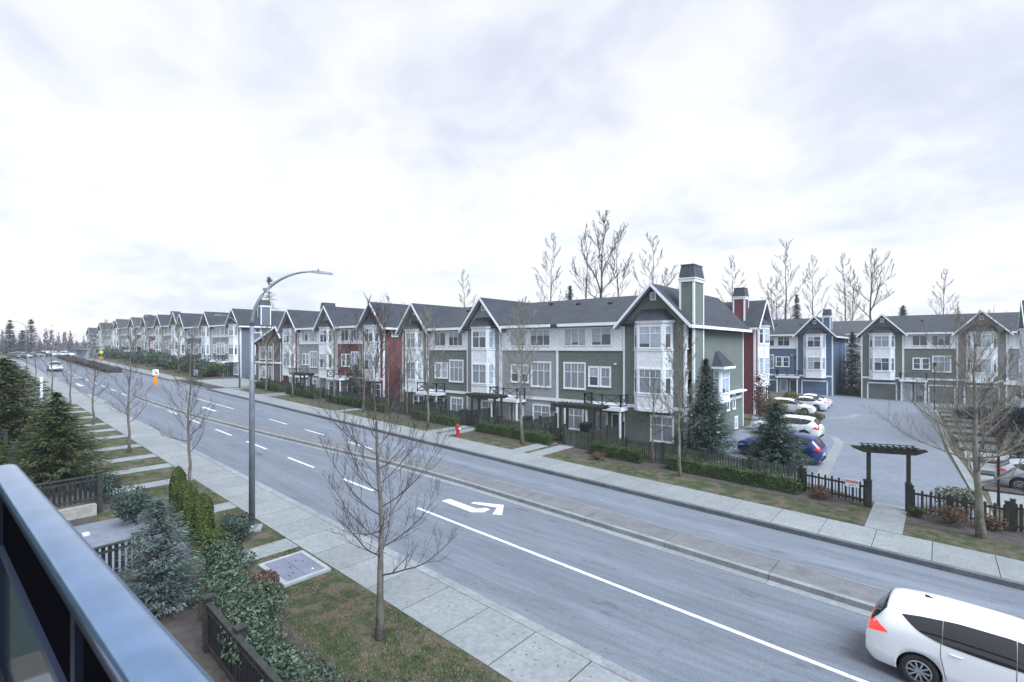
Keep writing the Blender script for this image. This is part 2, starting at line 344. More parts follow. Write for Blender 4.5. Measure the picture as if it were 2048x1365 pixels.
# paved pad beside the patios
mb = MB(); sbox(mb, -23.2, -17.8, 2.6, 5.0, -.1, .014); struct(mb.build('patio_paving', M['lot']))
mb = MB(); sbox(mb, -60, 20, -6, 3.3, -.1, .006); sbox(mb, -16.2, 20, 3.3, 5.35, -.1, .006); sbox(mb, -32, -24.6, 3.3, 4.9, -.1, .006); struct(mb.build('garden_soil', M['soil']))
# dark mulch beds along the far fence
mb = MB(); sbox(mb, -69, -3, 25.4, 27.9, -.1, .006); sbox(mb, -.9, 12, 25.2, 27.9, -.1, .006); struct(mb.build('planting_bed', M['soil']))

# median: near kerb, paved top, joints
NEAR = [(-67, 12.95), (-62, 12.98), (-49, 13.37), (-38, 14.37), (-31.7, 15.1), (-23.4, 16.12), (-18.7, 16.42), (-10, 16.42), (-3.5, 16.35), (40, 16.2)]
FAR = [(-67, 13.12), (-62, 13.3), (-49, 14.0), (-38, 15.6), (-31.7, 16.6), (-23.4, 17.45), (-18.7, 17.75), (-10, 17.85), (-3.5, 17.75), (40, 17.6)]
def itp(T, x):
    for (xa, a), (xb, b) in zip(T, T[1:]):
        if xa <= x <= xb: return a + (b - a) * (x - xa) / (xb - xa)
    return T[-1][1]
xs = [-67 + 1.0 * i for i in range(8)]; x = -60.0
while x < 37: xs.append(x); x += 3.3
kb = MB(); tp = MB(); jt = MB(); gp = MB()
for xa, xb in zip(xs, xs[1:]):
    na, nb, fa, fb = itp(NEAR, xa), itp(NEAR, xb), itp(FAR, xa), itp(FAR, xb)
    g = .012
    kw = min(.2, (fa - na) * .5)
    kb_o = (nb, nb + kw)
    sbox(kb, xa + g, xb - g, na, na + kw, -.3, .03, oo=kb_o)
    sbox(kb, xa + g, xb - g, fa - .06, fa, -.3, .026, oo=(fb - .06, fb))
    if fa - .075 > na + kw + .03: sbox(tp, xa + g, xb - g, na + kw + .012, fa - .075, -.3, .022, oo=(nb + kw + .012, fb - .075))
    sbox(jt, xa, xb, na + .02, fa - .02, -.28, -.03, oo=(nb + .02, fb - .02))
    sbox(gp, xa + g, xb - g, na - .33, na - .002, -.2, -.122, oo=(nb - .33, nb - .002))
struct(kb.build('median_kerb', M['curb'])); struct(tp.build('median_paving', M['aggregate'])); struct(jt.build('median_joint', M['groove'])); struct(gp.build('median_gutter', M['concrete']))
# second median farther up the street with low planting
mb = MB(); sbox(mb, -168, -104, 16.4, 19.0, -.3, .03); struct(mb.build('far_median', M['curb']))

# painted markings
h = -.126
def road_mark(polys, name='lane_marking'):
    mb = MB()
    for p in polys: mb.face([RP(x, o, h) for x, o in p])
    struct(mb.build(name, M['paint']))
L = []
for a in [(-16.4, 6), ]: pass
road_mark([[(-16.4, 12.76), (38, 12.76), (38, 12.90), (-16.4, 12.90)]], 'lane_line')
ds = [(-22.4, -19.7), (-28.5, -25.4), (-34.7, -31.5), (-40.6, -37.4), (-47.2, -43.6)] + [(-53.2 - 6 * i, -50.2 - 6 * i) for i in range(18)]
road_mark([[(a, 12.76), (b, 12.76), (b, 12.9), (a, 12.9)] for a, b in ds if a > -62] + [[(a, 12.6), (b, 12.6), (b, 12.74), (a, 12.74)] for a, b in ds if a <= -70], 'lane_dashes')
road_mark([[(a, 17.5), (b, 17.5), (b, 17.62), (a, 17.62)] for a, b in [(-30, -27.1), (-36.2, -33.2), (-42.5, -39.2)] + [(-111 - 6 * i, -108 - 6 * i) for i in range(8)]], 'lane_dashes')
road_mark([[(-64, 17.34), (-50.5, 17.46), (-50.5, 17.58), (-64, 17.46)]], 'lane_line')
shaft = [(-16.39, 14.16), (-14.37, 14.08), (-14.13, 14.43), (-13.95, 14.75), (-14.25, 14.95), (-14.56, 14.52), (-16.36, 14.52)]
shaft = [(-16.39, 14.14), (-14.60, 14.08), (-14.22, 14.18), (-13.98, 14.62), (-14.05, 15.0), (-14.36, 15.0), (-14.40, 14.66), (-14.62, 14.50), (-16.39, 14.50)]
shaft = [(-16.39, 14.14), (-14.45, 14.06), (-14.08, 14.40), (-14.12, 14.84), (-14.38, 14.86), (-14.58, 14.52), (-16.34, 14.55)]
head = [(-15.19, 14.79), (-13.61, 14.50), (-13.30, 14.72), (-14.10, 15.66), (-15.25, 15.04)]
head = [(-15.25, 14.80), (-14.08, 15.22), (-13.66, 14.50), (-13.32, 14.70), (-14.08, 15.66), (-15.28, 15.04)]
road_mark([shaft, head], 'turn_arrow')
road_mark([[(-50.0, 15.95), (-52.8, 15.95), (-52.8, 15.7), (-50.0, 15.7)], [(-52.6, 15.55), (-53.9, 15.82), (-52.6, 16.15)]], 'turn_arrow')
road_mark([[(-88, 10.6), (-84.6, 10.6), (-84.6, 10.9), (-88, 10.9)], [(-84.7, 10.4), (-83.4, 10.75), (-84.7, 11.1)]], 'turn_arrow')
road_mark([[(-99.6, 9.7), (-99.2, 9.7), (-99.2, 12.4), (-99.6, 12.4)]], 'stop_line')

# ------------------------------------------------------------------ courtyard behind the corner house
mb = MB()
poly = [(-13.6, 46), (-12.6, 51.5), (-13.6, 52), (-13.6, 81.6), (-30, 81.6), (-30, 85), (20, 85), (20, 76.5), (-.4, 76.5), (-.6, 72.5), (.25, 45), (1.3, 28.6), (-2.2, 27.3), (-12, 31), (-12, 44.2)]
poly = [(-30, 84), (-30, 81.6), (-13.6, 80), (-13.6, 52), (-12.3, 46.5), (-12.3, 31.2), (-9.8, 30.2), (-4.6, 29.0), (-2.35, 27.6), (1.4, 27.4), (1.3, 30), (.25, 45), (-.6, 72.5), (-.4, 77), (20, 77), (20, 84)]
mb.face([(x, y, gz(x) + .012) for x, y in poly][::-1])
struct(mb.build('courtyard_asphalt', M['lot']))
mb = MB()     # entry walk through the arbour
a = 23.42
while a < 27.2:
    sbox(mb, -2.2, -1.05, a + .01, min(a + 1.25, 27.5) - .01, -.1, .02); a += 1.25
struct(mb.build('entry_walk', M['concrete']))
mb = MB()
def ribbon(mb, pts, w, h0, h1):
    for (xa, ya), (xb, yb) in zip(pts, pts[1:]):
        mb.hexa([(xa, ya, gz(xa) + h0), (xa + w, ya, gz(xa + w) + h0), (xb + w, yb, gz(xb + w) + h0), (xb, yb, gz(xb) + h0),
                 (xa, ya, gz(xa) + h1), (xa + w, ya, gz(xa + w) + h1), (xb + w, yb, gz(xb + w) + h1), (xb, yb, gz(xb) + h1)])
ribbon(mb, [(-4.9, 28.9), (-5.3, 36), (-5.7, 42.5), (-6.3, 44.8)], .55, 0, .022)
ribbon(mb, [(-8.6, 47.2), (-7.6, 46.3), (-6.3, 44.8)], .5, 0, .022)
ribbon(mb, [(-8.4, 56.2), (-6.9, 58.5), (-6.5, 62)], .5, 0, .022)
struct(mb.build('gutter_strip', M['concrete']))
mb = MB(); ribbon(mb, [(1.35, 28), (1.25, 31.2), (.45, 45), (-.15, 60), (-.55, 72.3)], .35, 0, .05); ribbon(mb, [(-.55, 72.3), (-.55, 72.9)], 6, 0, .05)
struct(mb.build('lane_kerb', M['concrete']))
# stall paving strips and planting fingers to the right of the lane
beds = MB(); pads = MB()
y = 30.5; k = 0
while y < 71:
    x0 = 1.75 - (y - 30) * .045
    w = (3.0, 1.0)[k % 2]
    (pads if k % 2 == 0 else beds).box(x0 + .05, x0 + 9, y, y + w, gz(2) - .2, gz(x0) + (.012 if k % 2 == 0 else .10)); y += w + .03; k += 1
struct(pads.build('stall_paving', M['concrete'])); struct(beds.build('stall_planting_bed', M['soil']))
mb = MB(); mb.box(-13.6, -11.0, 60.2, 60.5, .2, .42); struct(mb.build('kerb_stop', M['curb']))
mb = MB(); mb.face([(-13.5, 52.2, .36), (-11.3, 52.6, .32), (-9.6, 56.4, .28), (-13.5, 57.0, .36)]); struct(mb.build('mulch_bed', M['soil']))
mb = MB(); mb.face([(-12.2, 44.9, .34), (-8.9, 46.4, .26), (-9.2, 44.4, .27), (-12.2, 43.6, .34)]); struct(mb.build('grass_bed', M['lawn']))

# ------------------------------------------------------------------ houses
hr = random.Random(11)
def window(parent, x0, x1, z0, z1, cols=2, y=0, fr=None, transom=.34, trim=.1, sash_style=None, lit=False):
    """a framed window on the wall plane y, facing -y; fr = (ox, oy, ang) for angled walls"""
    f = MB(); g = MB()
    if fr: f.frame(*fr); g.frame(*fr)
    t = trim
    f.box(x0 - t, x1 + t, y - .05, y - .001, z1, z1 + t * 1.15); f.box(x0 - t * 1.15, x1 + t * 1.15, y - .07, y - .001, z0 - t, z0)
    f.box(x0 - t, x0, y - .05, y - .001, z0, z1); f.box(x1, x1 + t, y - .05, y - .001, z0, z1)
    b = .032; w = (x1 - x0) / cols; zt = z1 - (z1 - z0) * transom if transom else None
    # sash
    f.box(x0, x1, y - .035, y - .002, z0, z0 + b); f.box(x0, x1, y - .035, y - .002, z1 - b, z1)
    for i in range(cols + 1):
        xc = x0 + i * w; xa = max(x0, xc - b / 2 - (.012 if 0 < i < cols else 0)); xb = min(x1, xc + b / 2 + (.012 if 0 < i < cols else 0))
        if i == 0: xb = x0 + b
        if i == cols: xa = x1 - b
        f.box(xa, xb, y - .036, y - .002, z0 + b, z1 - b)
    if zt: f.box(x0 + b, x1 - b, y - .034, y - .002, zt - b * .7, zt + b * .7)
    if zt:
        for i in range(cols):     # small muntins in the transom lights
            xc = x0 + (i + .5) * w; f.box(xc - .008, xc + .008, y - .03, y - .002, zt, z1 - b)
    mood = hr.random()
    for i in range(cols):
        xa, xb = x0 + i * w, x0 + (i + 1) * w; r = hr.random()
        if mood < .38: top, bot, cut = 1, (1 if r < .6 else 0), hr.choice((.08, .12, .3))
        elif mood < .62: top, bot, cut = 2, 2, 0
        else: top, bot, cut = (1 if r < .3 else 0), 0, 0
        zm = z0 + (z1 - z0) * .62 if not zt else zt
        zc = z0 + (zm - z0) * cut if bot else z0
        yy = y - .012
        if bot and cut: g.face([(xa, yy, z0), (xb, yy, z0), (xb, yy, zc), (xa, yy, zc)], 0)
        g.face([(xa, yy, zc), (xb, yy, zc), (xb, yy, zm), (xa, yy, zm)], bot)
        g.face([(xa, yy, zm), (xb, yy, zm), (xb, yy, z1), (xa, yy, z1)], top)
    o = f.build('window', M['white'], parent)
    g.build('pane', [M['glass'], M['blind'], M['curtain']], o)
    return o

def lap_gable(mb, xc, half, y0, y1, zt, ze, th=.16, mi=0, so=1):
    for s in (-1, 1):
        a = (xc, zt); b = (xc + s * half, ze)
        p = [(a[0], y0, a[1] - th), (b[0], y0, b[1] - th), (b[0], y1, b[1] - th), (a[0], y1, a[1] - th),
             (a[0], y0, a[1]), (b[0], y0, b[1]), (b[0], y1, b[1]), (a[0], y1, a[1])]
        if s < 0: p = [p[1], p[0], p[3], p[2], p[5], p[4], p[7], p[6]]
        mb.hexa(p, mi)

def rake(mb, xc, half, y, zt, ze, w=.045, hgt=.24):
    for s in (-1, 1):
        a = (xc, zt + .03); b = (xc + s * (half + .03), ze + .03)
        p = [(a[0], y - w, a[1] - hgt), (b[0], y - w, b[1] - hgt), (b[0], y, b[1] - hgt), (a[0], y, a[1] - hgt),
             (a[0], y - w, a[1]), (b[0], y - w, b[1]), (b[0], y, b[1]), (a[0], y, a[1])]
        if s < 0: p = [p[1], p[0], p[3], p[2], p[5], p[4], p[7], p[6]]
        mb.hexa(p)

EAVE, TIP, BELT1, BELT3 = 8.58, 11.1, 2.72, 6.6
def chimney(parent, x0, x1, y0, y1, col, z0=0.3, ztop=12.0, trim=True):
    c = MB(); c.box(x0, x1, y0, y1, z0, ztop - .95); ch = c.build('chimney', SID[col], parent)
    t = MB(); w = .13
    for xa in (x0 - .02, x1 - w + .02):
        for ya in (y0 - .02, y1 - w + .02): t.box(xa, xa + w, ya, ya + w, z0, ztop - 1.15)
    t.box(x0 - .05, x1 + .05, y0 - .05, y1 + .05, ztop - 1.15, ztop - .95); t.box(x0 - .1, x1 + .1, y0 - .1, y1 + .1, ztop - .95, ztop - .88)
    t.build('chimney_trim', M['white'], ch)
    k = MB(); a, b, c1, d = x0 - .04, x1 + .04, y0 - .04, y1 + .04; q = .12
    k.hexa([(a, c1, ztop - .82), (b, c1, ztop - .82), (b, d, ztop - .82), (a, d, ztop - .82), (a + q, c1 + q, ztop - .06), (b - q, c1 + q, ztop - .06), (b - q, d - q, ztop - .06), (a + q, d - q, ztop - .06)])
    k.box(a + .06, b - .06, c1 + .06, d - .06, ztop - .88, ztop - .8)
    k.box(a + q - .04, b - q + .04, c1 + q - .04, d - q + .04, ztop - .06, ztop)
    n = 4
    for i in range(1, n):       # standing seams
        u = i / n
        for (yb, yt) in ((c1, c1 + q), (d, d - q)):
            xa = a + (b - a) * u; xt = a + q + (b - a - 2 * q) * u
            k.bar((xa, yb, ztop - .82), (xt, yt, ztop - .06), .03, .03)
        for (xb_, xt_) in ((a, a + q), (b, b - q)):
            ya = c1 + (d - c1) * u; yt = c1 + q + (d - c1 - 2 * q) * u
            k.bar((xb_, ya, ztop - .82), (xt_, yt, ztop - .06), .03, .03)
    k.build('chimney_cap', M['metalcap'], ch)
    return ch

def bay(parent, xc, wb, y, top=8.45, bot=2.72, levels=((6.8, 8.2), (3.78, 5.36)), lower=True):
    h2 = wb / 2; ch = .5; d = .5
    poly = [(xc - h2, y), (xc - h2 + ch, y - d), (xc + h2 - ch, y - d), (xc + h2, y)]
    b = MB(); b.zprism(poly, bot, top)
    o = b.build('bay', M['whitebay'], parent)
    t = MB()                                        # cornice and sill bands
    def ring(z0, z1, e):
        pl = [(xc - h2 - e, y), (xc - h2 + ch - e * .4, y - d - e), (xc + h2 - ch + e * .4, y - d - e), (xc + h2 + e, y)]
        t.zprism(pl, z0, z1)
    ring(top, top + .17, .12); ring(bot - .16, bot + .04, .04)
    for z0, z1 in levels: ring(z0 - .2, z0 - .1, .05)
    # corner posts
    for px, py in poly[1:3]: t.box(px - .05, px + .05, py - .018, py + .08, bot + .04, top)
    t.build('bay_trim', M['white'], o)
    s = MB()                                        # little skirt roof
    e = .2; A = [(xc - h2 - e, y), (xc - h2 + ch - .08, y - d - e), (xc + h2 - ch + .08, y - d - e), (xc + h2 + e, y)]
    zA = top + .17; zB = top + .95
    B = [(xc - h2 * .62, y), (xc + h2 * .62, y)]
    s.face([A[1] + (zA,), A[2] + (zA,), B[1] + (zB,), B[0] + (zB,)]); s.face([A[0] + (zA,), A[1] + (zA,), B[0] + (zB,)]); s.face([A[2] + (zA,), A[3] + (zA,), B[1] + (zB,)])
    s.face([A[3] + (zA,), A[2] + (zA,), A[1] + (zA,), A[0] + (zA,)])
    s.build('bay_roof', M['roof'], o)
    fw = (wb - 2 * ch)
    for z0, z1 in levels:
        window(o, xc - fw / 2 + .1, xc + fw / 2 - .1, z0, z1, 2, y=y - d, trim=.07)
        sl = math.hypot(ch, d); an = math.atan2(d, ch)
        window(o, .16, sl - .16, z0, z1, 1, y=0, fr=(xc + h2 - ch, y - d, an), trim=.06)
        window(o, .16, sl - .16, z0, z1, 1, y=0, fr=(xc - h2, y, -an), trim=.06)
    return o

def railing(parent, x0, x1, y0, y1, z, hh=.72, name='balcony_railing', sec=1.15):
    r = MB()
    runs = [((x0, y0), (x1, y0)), ((x0, y0), (x0, y1)), ((x1, y0), (x1, y1))]
    for (ax, ay), (bx, by) in runs:
        L = math.hypot(bx - ax, by - ay); n = max(1, round(L / sec))
        for i in range(n + 1):
            u = i / n; px, py = ax + (bx - ax) * u, ay + (by - ay) * u
            r.box(px - .035, px + .035, py - .035, py + .035, z, z + hh + .06)
        for zz in (z + .1, z + hh): r.bar((ax, ay, zz), (bx, by, zz), .05, .05)
        for i in range(n):
            p = (ax + (bx - ax) * i / n, ay + (by - ay) * i / n); q = (ax + (bx - ax) * (i + 1) / n, ay + (by - ay) * (i + 1) / n)
            r.bar((p[0], p[1], z + .12), (q[0], q[1], z + hh - .02), .038, .038); r.bar((p[0], p[1], z + hh - .02), (q[0], q[1], z + .12), .038, .038)
    return r.build(name, M['black'], parent)

def door(parent, x0, x1, z0, z1, y, m='doorw', glazed=True):
    d = MB(); d.box(x0 - .08, x0, y - .05, y, z0, z1 + .08, 1); d.box(x1, x1 + .08, y - .05, y, z0, z1 + .08, 1); d.box(x0, x1, y - .05, y, z1, z1 + .08, 1)
    d.box(x0, x1, y - .03, y - .001, z0, z1, 0)
    o = d.build('door', [M[m], M['white']], parent)
    if glazed:
        g = MB(); g.box(x0 + .12, x1 - .12, y - .036, y - .031, z0 + 1.0, z1 - .15); g.build('pane', M['curtain'], o)
    hd = MB(); hd.box(x0 + .07, x0 + .1, y - .075, y - .03, z0 + .95, z0 + 1.08); hd.build('handle', M['steel'], o)
    return o

def rowhouse(label, X, Y, zb, rz, segs, D=12.0, chim=(), left_open=True, right_open=True, garage=False, roofm='roof', group='townhouse blocks', side_right=None, detail=True, vents=0):
    """segs: ('G'|'S', width, colour, mirror). Origin at the front left corner."""
    T = thing('townhouse_block', label, 'townhouses', (X, Y, zb), rz, group)
    x = 0; Ltot = sum(s[1] for s in segs); gx = []
    roof = MB(); fas = MB(); pos = []
    class Pieces:
        def __init__(q, nm): q.nm = nm
        def box(q, *a): b = MB(); b.box(*a); b.build(q.nm, M['white'], T)
    trim = Pieces('corner_board')
    for k, sg in enumerate(segs):
        typ, w, col, mir = sg; x1 = x + w; pos.append((x, x1, sg))
        yf = -.12 if typ == 'G' else 0
        wl = MB(); e0 = .003 * k
        wl.box(x + .001, x1 - .001, yf, D - e0, -1.2, EAVE - .1)
        if typ == 'G':
            xc = (x + x1) / 2; hw = w / 2 - .001; zt = EAVE - .1 + (TIP - EAVE) * .93
            wl.face([(x + .001, yf, EAVE - .1), (x1 - .001, yf, EAVE - .1), (xc, yf, zt)])
            if k in (0, len(segs) - 1): wl.face([(x1 - .001, D, EAVE - .1), (x + .001, D, EAVE - .1), (xc, D, zt)])
        wl.build('wall', SID[col], T)
        # corner boards and belts
        cw = .13
        trim.box(x - (.0 if k else .03), x + cw - .03, yf - .028, yf - .001, -.5, EAVE - .3) 
        trim.box(x1 - cw + .03, x1 + (.0 if k < len(segs) - 1 else .03), yf - .028, yf - .001, -.5, EAVE - .3)
        x = x1
    # side corner boards
    if right_open:
        trim.box(Ltot + .001, Ltot + .03, -.12, .03, -.5, EAVE - .2); trim.box(Ltot + .001, Ltot + .03, D - .16, D, -.5, EAVE - .2)
    if left_open:
        trim.box(-.03, -.001, -.12, .03, -.5, EAVE - .2); trim.box(-.03, -.001, D - .16, D, -.5, EAVE - .2)
    for k, (x0, x1, (typ, w, col, mir)) in enumerate(pos):
        trim = Pieces('belt_course')
        if typ == 'G':
            xc = (x0 + x1) / 2; half = w / 2 + .48; end = k in (0, len(segs) - 1)
            zt = TIP; ze = EAVE - .32
            lap_gable(roof, xc, half, -.62, D + .55 if end else D / 2, zt, ze)
            rake(fas, xc, half, -.62, zt, ze)
            if end:
                s = -1 if k == 0 else 1
                # gutter along the open side
                xe = xc + s * half
                fas.box(min(xe, xe + s * .1), max(xe, xe + s * .1), -.55, D + .5, ze - .18, ze + .02)
            sf = MB()   # soffit boards under the rake
            for s in (-1, 1):
                a = (xc, zt - .17); b = (xc + s * half, ze - .17)
                sf.face([(a[0], -.60, a[1] - .012), (b[0], -.60, b[1] - .012), (b[0], -.12, b[1] - .012), (a[0], -.12, a[1] - .012)])
            sf.build('soffit', M['soffit'], T)
            v = MB(); v.box(xc - .2, xc + .2, -.165, -.121, 9.98, 10.52, 0); v.box(xc - .13, xc + .13, -.172, -.166, 10.05, 10.45, 1); v.build('gable_vent', [M['white'], M['soffit']], T)
            bw = min(w * .70, 2.75); bay(T, xc, bw, -.12)
            # lower belt and ground-floor window
            trim.box(x0 + .1, xc - bw / 2 - .001, -.17, -.121, BELT1 - .02, BELT1 + .2); trim.box(xc + bw / 2 + .001, x1 - .1, -.17, -.121, BELT1 - .02, BELT1 + .2)
            if garage:
                g = MB(); g.box(xc - 1.45, xc + 1.45, -.16, -.121, -.45, 2.05, 0)
                for i in range(1, 4): g.box(xc - 1.44, xc + 1.44, -.166, -.161, -.45 + i * .62, -.43 + i * .62, 1)
                g.box(xc - 1.6, xc - 1.45, -.2, -.121, -.45, 2.2, 2); g.box(xc + 1.45, xc + 1.6, -.2, -.121, -.45, 2.2, 2); g.box(xc - 1.6, xc + 1.6, -.2, -.121, 2.05, 2.25, 2)
                g.build('garage_door', [SID[col], M['groove'], M['white']], T)
            else:
                window(T, xc - .1, xc + 1.35, .62, 2.22, 2, y=-.12)
        else:
            n = 1 if w < 7 else 2; uw = w / n
            # white third floor with battens, belt courses
            pn = MB(); pn.box(x0 + .12, x1 - .12, -.02, -.001, BELT3 + .2, EAVE - .28); pn.build('upper_panel', M['whitepanel'], T)
            trim.box(x0 + .1, x1 - .1, -.07, -.001, BELT3 - .02, BELT3 + .2); trim.box(x0 + .1, x1 - .1, -.055, -.001, BELT1 - .02, BELT1 + .2)
            trim.box(x0 + .1, x1 - .1, -.05, -.021, EAVE - .36, EAVE - .26)
            for i in range(n):
                ua = x0 + i * uw; m = mir if n == 1 else (i == 1)
                def U(a, b):
                    return (ua + uw * (1 - b), ua + uw * (1 - a)) if m else (ua + uw * a, ua + uw * b)
                a, b = U(.18, .46); window(T, a, b, 6.98, 8.22, 2, y=-.02, transom=.34 if hr.random() < .4 else 0, trim=.05)
                a, b = U(.55, .88); window(T, a, b, 6.98, 8.22, 3, y=-.02, transom=0, trim=.05)
                a, b = U(.20, .325); window(T, a, b, 4.05, 5.35, 1, transom=.5); a, b = U(.37, .495); window(T, a, b, 4.05, 5.35, 1, transom=.5)
                a, b = U(.57, .88); window(T, a, b, 3.78, 5.62, 3)
                if garage:
                    g = MB(); a, b = U(.5, .95); g.box(a, b, -.04, -.001, -.45, 2.0, 0)
                    for j in range(1, 4): g.box(a + .01, b - .01, -.045, -.041, -.45 + j * .61, -.43 + j * .61, 1)
                    g.box(a - .12, a, -.07, -.001, -.45, 2.12, 2); g.box(b, b + .12, -.07, -.001, -.45, 2.12, 2); g.box(a, b, -.07, -.001, 2.0, 2.12, 2)
                    g.build('garage_door', [SID[col], M['groove'], M['white']], T)
                else:
                    a, b = U(.60, .87); window(T, a, b, .75, 2.25, 2)
                # canopy with railing over paired doors
                ca, cb = U(-.06, .46)
                c = MB(); c.box(ca, cb, -1.15, -.001, BELT1 - .26, BELT1 - .04, 0); c.box(ca + .1, cb - .1, -1.05, -.1, BELT1 - .3, BELT1 - .26, 1)
                c.box(ca - .05, cb + .05, -1.22, -1.15, BELT1 - .24, BELT1 + .02, 0)
                for px in (ca + .12, cb - .18): c.box(px, px + .11, -1.1, -.99, -.6, BELT1 - .26, 0)
                c.build('porch_canopy', [M['white'], M['soffit']], T)
                railing(T, ca + .05, cb - .05, -1.1, -.1, BELT1 + .0, .82)
                da, db = U(.02, .16) if not m else U(.02, .16)
                dd = U(.24, .40)
                door(T, dd[0], dd[1], -.3 if garage else 0, 2.1, -.001, 'doorw' if hr.random() < .5 else 'door')
                door(T, ua + uw * (.02 if not m else .84), ua + uw * (.16 if not m else .98), -.3 if garage else 0, 2.1, -.001, hr.choice(('door', 'doorw')) if col != 'red' else 'doorred', glazed=False)
                ds_ = MB(); xx = ua if i else ua + .02   # downspout at the unit line
                if i: ds_.box(xx - .05, xx + .05, -.09, -.07, .3, EAVE - .3); ds_.build('downspout', M['white'], T)
            lmp = MB(); lmp.box(x1 - .75, x1 - .6, -.12, -.001, 5.6, 5.72); lmp.build('wall_light', M['white'], T)
    # main roof: ridge parallel to the front
    ya, yb, zr = -.48, D + .48, TIP - .02
    xa = (pos[0][0] + pos[0][1]) / 2 if pos[0][2][0] == 'G' else -.4
    xb = (pos[-1][0] + pos[-1][1]) / 2 if pos[-1][2][0] == 'G' else Ltot + .4
    yc = D / 2; th = .16
    for (y0, z0, y1, z1) in ((ya, EAVE, yc, zr), (yb, EAVE, yc, zr)):
        p = [(xa, y0, z0 - th), (xb, y0, z0 - th), (xb, y1, z1 - th), (xa, y1, z1 - th), (xa, y0, z0), (xb, y0, z0), (xb, y1, z1), (xa, y1, z1)]
        if y0 > yc: p = [p[3], p[2], p[1], p[0], p[7], p[6], p[5], p[4]]
        roof.hexa(p)
    for k, (x0, x1, sg) in enumerate(pos):
        if sg[0] == 'S':
            fas.box(x0 + .35, x1 - .35, ya - .1, ya + .0, EAVE - .2, EAVE + .015)
            sf = MB(); sf.face([(x0, ya, EAVE - .19), (x1, ya, EAVE - .19), (x1, 0, EAVE - .19), (x0, 0, EAVE - .19)]); sf.build('soffit', M['soffit'], T)
    fas.box(xa, xb, yb, yb + .1, EAVE - .2, EAVE + .01)
    for side, g in ((-.4, pos[0][2][0]), (Ltot + .4, pos[-1][2][0])):
        if g != 'G':
            w2 = MB(); xw = 0 if side < 0 else Ltot
            w2.face([(xw, 0, EAVE - .1), (xw, D, EAVE - .1), (xw, yc, zr - .2)]); w2.build('gable_wall', SID[pos[0][2][2] if side < 0 else pos[-1][2][2]], T)
            for (y0, z0) in ((ya, EAVE), (yb, EAVE)):
                fas.bar((side, y0, z0 - .1), (side, yc, zr - .1), .05, .24)
    ro = roof.build('roof', M[roofm], T); fas.build('fascia', M['white'], T)
    for i in range(vents):
        vx = xa + 1.2 + (xb - xa - 2) * (i + .5) / vents; vy = yc - hr.uniform(.9, 2.6); vz = zr - (zr - EAVE) * (yc - vy) / (yc - ya)
        v = MB(); v.box(vx - .16, vx + .16, vy - .18, vy + .12, vz - .02, vz + .11); v.build('roof_vent', M['black'], ro)
    for c in chim: chimney(T, *c)
    return T

def side_details(T, L, D, full=True):
    """windows and bay on the open +x side wall; fr places a plane facing +x"""
    def sw(y0, y1, z0, z1, cols=1, **k): return window(T, y0, y1, z0, z1, cols, y=0, fr=(L, 0, R_(90)), **k)
    sw(.12, .42, 6.75, 8.1, 1, trim=.06); sw(.12, .42, 3.75, 5.3, 1, trim=.06); sw(.1, .5, .7, 2.2, 1, trim=.06)
    if full:
        b = MB(); b.box(L, L + .55, 5.1, 7.2, 2.9, 5.35); o = b.build('side_bay', M['whitebay'], T)
        r = MB(); A = [(L, 4.85), (L + .85, 4.95), (L + .85, 7.35), (L, 7.45)]
        r.face([(L + .85, 4.85, 5.45), (L + .85, 7.45, 5.45), (L + .02, 6.6, 6.55), (L + .02, 5.7, 6.55)]); r.face([(L + .85, 4.85, 5.45), (L + .02, 5.7, 6.55), (L, 4.85, 5.45)])
        r.face([(L + .85, 7.45, 5.45), (L, 7.45, 5.45), (L + .02, 6.6, 6.55)]); r.build('bay_roof', M['roof'], o)
        t = MB(); t.box(L, L + .9, 4.82, 7.48, 5.28, 5.45); t.box(L, L + .6, 5.06, 7.24, 2.8, 2.92); t.build('bay_trim', M['white'], o)
        window(o, 5.35, 6.95, 3.5, 5.15, 2, y=0, fr=(L + .55, 0, R_(90)), trim=.06)
        window(o, L + .12, L + .43, 3.5, 5.15, 1, y=5.1, trim=.05)
        sw(8.3, 8.8, 2.0, 3.1, 1); sw(9.8, 10.3, 2.0, 3.1, 1); sw(10.3, 10.9, .35, 1.2, 1); sw(6.0, 6.5, .6, 2.0, 1)
        s = MB(); s.box(L, L + .5, 7.3, 11.9, 3.3, 3.42); s.box(L, L + .05, 0, 12, BELT1 - .02, BELT1 + .2) ; s.box(L, L + .04, 0, 12, .05, .3); s.build('side_trim', M['white'], T)

G, S = 'G', 'S'
H1 = rowhouse('green and grey corner townhouse row beside the courtyard, tall green chimney at its end', -41.05, 33, 0, 0,
    [(G, 3.6, 'green', 0), (S, 5.25, 'green', 0), (G, 3.9, 'grey', 0), (S, 5.65, 'grey', 0), (S, 5.65, 'green', 1), (G, 4.37, 'green', 0)],
    chim=[(27.85, 28.82, .35, 2.1, 'green', 2.9, 12.25)], vents=7, D=12.6)
side_details(H1, 28.42, 12.6)
cs = MB(); cs.box(28.421, 28.60, .35, 2.1, .2, 8.4); cs.build('chimney_chase', SID['green'], H1)
ct = MB(); ct.box(28.601, 28.63, .35, .48, .2, 8.3); ct.box(28.601, 28.63, 1.97, 2.1, .2, 8.3); ct.build('chase_trim', M['white'], H1)
H2 = rowhouse('red and grey townhouse row with three gables and a dark red end wall', -67.2, 34, .66, 0,
    [(G, 3.9, 'red', 0), (S, 5.0, 'grey', 0), (G, 3.8, 'grey', 0), (S, 5.2, 'red', 0), (G, 3.8, 'red', 0)], vents=3,
    chim=[(.5, 1.5, 5.0, 6.8, 'red', 6, 12.4)])
